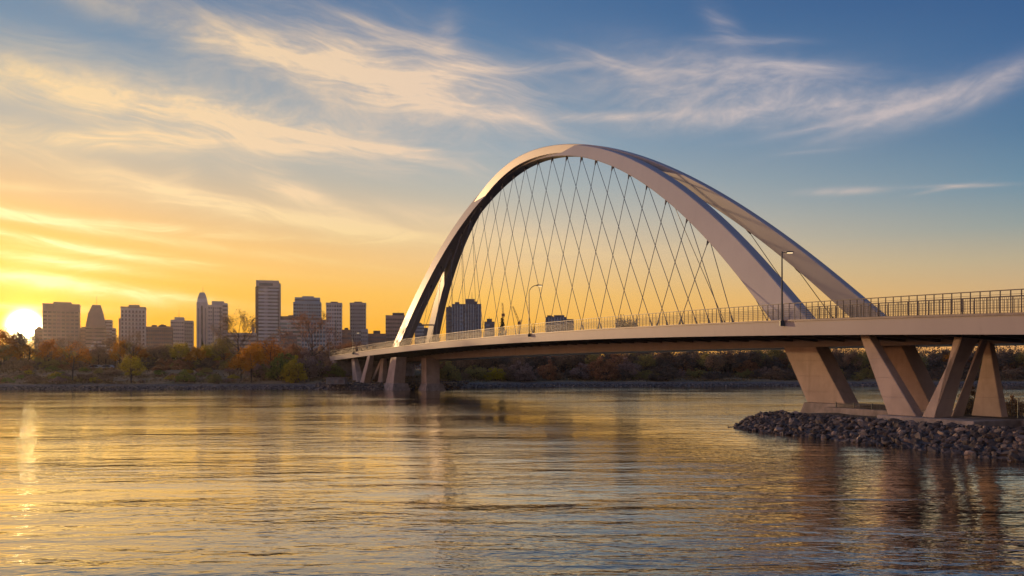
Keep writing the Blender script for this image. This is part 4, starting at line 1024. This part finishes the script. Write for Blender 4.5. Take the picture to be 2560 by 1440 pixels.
b.block(1137, 1148, 754, M_NAVY, 'penthouse', 9, 5, vb=760); b.block(1164, 1187, 746, M_NAVY, 'penthouse', 12, 4, vb=760); b.block(1187, 1193, 752, M_NAVY, 'penthouse', 8, 5, vb=760); b.antenna(1180, 727, 746, 10, .2); b.block(1122, 1126, 763, M_ROOF, 'roof_plant', 4, 6, vb=767)
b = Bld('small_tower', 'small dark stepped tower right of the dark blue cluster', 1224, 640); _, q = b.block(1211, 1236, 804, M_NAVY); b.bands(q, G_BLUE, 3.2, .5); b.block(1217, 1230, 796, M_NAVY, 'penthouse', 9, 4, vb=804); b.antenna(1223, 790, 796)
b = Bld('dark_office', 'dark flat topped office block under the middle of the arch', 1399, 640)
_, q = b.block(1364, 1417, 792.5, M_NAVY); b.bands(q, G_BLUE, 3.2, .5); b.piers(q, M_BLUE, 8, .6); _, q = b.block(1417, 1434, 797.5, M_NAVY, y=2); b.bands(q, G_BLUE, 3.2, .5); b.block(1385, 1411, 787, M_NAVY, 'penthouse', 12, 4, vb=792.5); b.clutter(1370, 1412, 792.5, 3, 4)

# tower cranes beyond the bridge
CR = pmat('crane_paint', (.30, .15, .06), .6, 0, .1, 1)
def crane(u, v0, v1, label, jib):
    Y = 620; X = lambda q: (q - 1280) / F * Y; Z = lambda q: CAMZ + (HV - q) / F * Y
    t_ = thing('tower_crane', label, 'crane', (X(u), Y, ZB), 'tower cranes')
    def lattice(a, b_, w, name):
        a, b_ = Vector(a), Vector(b_); d = (b_ - a); L = d.length; d.normalize(); sx = d.cross(Vector((0, 1, 0))).normalized(); mb = MB()
        for sg in (-1, 1): mb.tube([a + sx * w * sg, b_ + sx * w * sg * .6], .16, 4)
        n = int(L / 2.5)
        for k in range(n):
            p = a + d * L * k / n; q_ = a + d * L * (k + 1) / n; sg = 1 if k % 2 else -1
            mb.tube([p + sx * w * sg, q_ - sx * w * sg], .10, 3)
        mb.build(name, CR, t_)
    lattice((X(u), Y, ZB), (X(u), Y, Z(v1)), .8, 'mast')
    for (u2, v2) in jib: lattice((X(u), Y, Z(v1)), (X(u2), Y, Z(v2)), .55, 'jib')
    mb = MB(); mb.box(X(u) - 1.2, X(u) + 1.2, Y - 1, Y + 1.4, Z(v1) - 1.6, Z(v1) + .6); mb.build('cab', CR, t_)
crane(1258, 0, 786, 'thin luffing crane with an upright jib left of the forked one', [(1256, 757)])
crane(1298, 0, 806, 'forked luffing crane right of the upright one', [(1282, 766), (1305, 800)])

# ------------------------------------------------------------------ small things on the banks
def hut():
    Y = 176.5; X = lambda q: (q - 1280) / F * Y; Z = lambda q: CAMZ + (HV - q) / F * Y
    z0 = 1.2
    t_ = thing('hut', 'low grey concrete hut with dark openings beside the far piers', 'hut', (X(838), Y, z0))
    m = pmat('hut_concrete', (.20, .20, .195), .85, 0, .2, 1)
    mb = MB(); mb.box(X(815), X(862), Y, Y + 3, z0, Z(946)); mb.build('wall', m, t_)
    mb = MB(); mb.box(X(813), X(864), Y - .2, Y + 3.2, Z(946) + .003, Z(944)); mb.build('roof', PLINTH, t_)
    for u0, u1, v in ((846, 859, 949), (836, 843, 951), (820, 827, 953)):
        mb = MB(); mb.box(X(u0), X(u1), Y - .03, Y + .05, z0 + .15, Z(v)); mb.build('door', LEDGE if u0 > 840 else PLINTH, t_)
hut()
WHITE = pmat('white_paint', (.45, .43, .41), .5, 0, .05, 1); DGL = pmat('dark_glass', (.02, .022, .025), .1, 0, .05, 1)
TYRE = pmat('tyre_rubber', (.015, .015, .015), .8, 0, .1, 1)
def car(u, label, van=False):
    Y = ydepth(u, 52); x = (u - 1280) / F * Y; z = float(zground(x, Y)) + .02
    t_ = thing('parked_car' if not van else 'parked_van', label, 'car' if not van else 'van', (x, Y, z), 'vehicles parked behind the bank path')
    L, Wd = (4.3, 1.75) if not van else (5.2, 2.0); hb, hr = (.85, 1.45) if not van else (1.2, 2.1)
    prof = [(-L / 2, .35), (-L / 2, hb - .1), (-L / 2 + .5, hb), (-L / 2 + 1.2, hr - .05), (-L / 2 + 1.6, hr), (L / 2 - 1.1, hr), (L / 2 - .35, hb), (L / 2, hb - .15), (L / 2, .35)]
    mb = MB(); mb.loft([[(x + a, Y + y_, z + b_) for a, b_ in prof] for y_ in (-Wd / 2, Wd / 2)]); mb.build('body', WHITE, t_)
    mb = MB(); pr = [(-L / 2 + 1.0, hb + .05), (-L / 2 + 1.5, hr - .12), (L / 2 - 1.2, hr - .12), (L / 2 - .7, hb + .05)]
    mb.loft([[(x + a, Y + y_, z + b_) for a, b_ in pr] for y_ in (-Wd / 2 - .012, Wd / 2 + .012)]); mb.build('window', DGL, t_)
    for a in (-L / 2 + .85, L / 2 - .85):
        for y_ in (-Wd / 2 - .02, Wd / 2 - .2):
            mb = MB(); mb.tube([(x + a, Y + y_, z + .33), (x + a, Y + y_ + .22, z + .33)], .33, 12); mb.build('wheel', TYRE, t_)
car(237, 'pale car parked behind the bank path left of the slender city trees')
car(268, 'second pale car parked right of the first behind the bank path')

def mesh_fence(pts, h, name, label, mat, cell=.14):
    t_ = thing('mesh_fence', label, 'fence', pts[0]); pts = [Vector(p) for p in pts]
    for p in pts:
        mb = MB(); mb.tube([p, p + Vector((0, 0, h + .06))], .035, 6); mb.build('fence_post', mat, t_)
    for a, b_ in zip(pts, pts[1:]):
        d = b_ - a; L = d.length; d.normalize(); n = d.cross(Vector((0, 0, 1))); mb = MB(); w = .011
        for k in range(int(L / cell)):
            p = a + d * (k + .5) * cell
            mb.hexa([p - d * w - n * w, p + d * w - n * w, p + d * w + n * w, p - d * w + n * w], [q + Vector((0, 0, h)) for q in (p - d * w - n * w, p + d * w - n * w, p + d * w + n * w, p - d * w + n * w)])
        for k in range(int(h / cell) + 1):
            z = Vector((0, 0, min(h - .02, .02 + k * cell))); mb.hexa([a + z - n * w, b_ + z - n * w, b_ + z + n * w, a + z + n * w], [q + Vector((0, 0, .02)) + z for q in (a - n * w, b_ - n * w, b_ + n * w, a + n * w)])
        mb.build('mesh_panel', mat, t_)
c_ = 2.75
mesh_fence([P(s_at(u, c_), c_, .97) for u in (2090, 2135, 2180, 2222)], .85, 'mesh_fence', 'low dark mesh fence in front of the first inclined pier', LAMPP)
c_ = 9.4
mesh_fence([P(s_at(u, c_), c_, .97) for u in (2405, 2450, 2500, 2545, 2590)], 1.4, 'mesh_fence', 'chain mesh fence behind the rightmost pier leg', LAMPP, .2)
q = P(s_at(2424, 10.2), 10.2, .93)
H_, cr_, tm_ = proto('bush', L_DUSK, 1); o = thing('bush', 'small dark bush standing behind the crossing near pier legs', 'bush', q); o.scale = (.38, .38, .55); link('stem', tm_, o); link('crown', cr_, o)
q = P(s_at(2536, 10.4), 10.4, .93)
H_, cr_, tm_ = proto('bush', L_BROWN, 2); o = thing('bush', 'scraggly brown bush grown through the mesh fence at the right edge', 'bush', q); o.scale = (.36, .3, .42); link('stem', tm_, o); link('crown', cr_, o)
def guard(u0, u1, Y, label):
    X = lambda q: (q - 1280) / F * Y; z = 1.28
    t_ = thing('guard_rail', label, 'railing', (X(u0), Y, z)); n = 4
    for k in range(n):
        x = X(u0) + (X(u1) - X(u0)) * k / (n - 1); mb = MB(); mb.tube([(x, Y, z - .1), (x, Y, z + 1.0)], .04, 6); mb.build('rail_post', RAILP, t_)
    for zz in (.55, 1.0):
        mb = MB(); mb.tube([(X(u0), Y, z + zz), (X(u1), Y, z + zz)], .035, 6); mb.build('rail', RAILP, t_)
guard(1098, 1118, 177, 'pale metal guard rail on the spit right of the far pier')
guard(1022, 1050, 179, 'pale metal guard rail between the two far pier columns')

# ------------------------------------------------------------------ evening haze
def haze():
    m = bpy.data.materials.new('evening_haze'); m.use_nodes = True; k = NT(m.node_tree); k.n.remove(k.n['Principled BSDF'])
    pv = k.new('ShaderNodeVolumePrincipled'); pv.inputs['Color'].default_value = (.96, .90, .86, 1); pv.inputs['Density'].default_value = HAZE; pv.inputs['Anisotropy'].default_value = .72
    k.l.new(pv.outputs[0], k.n['Material Output'].inputs['Volume'])
    mb = MB(); mb.box(-900, 900, -60, 1000, -3.0, 140); o = mb.build('haze', m); tag(o, 'thin warm evening haze over the river and city', None, None, 'stuff')
HAZE = .00007
haze()
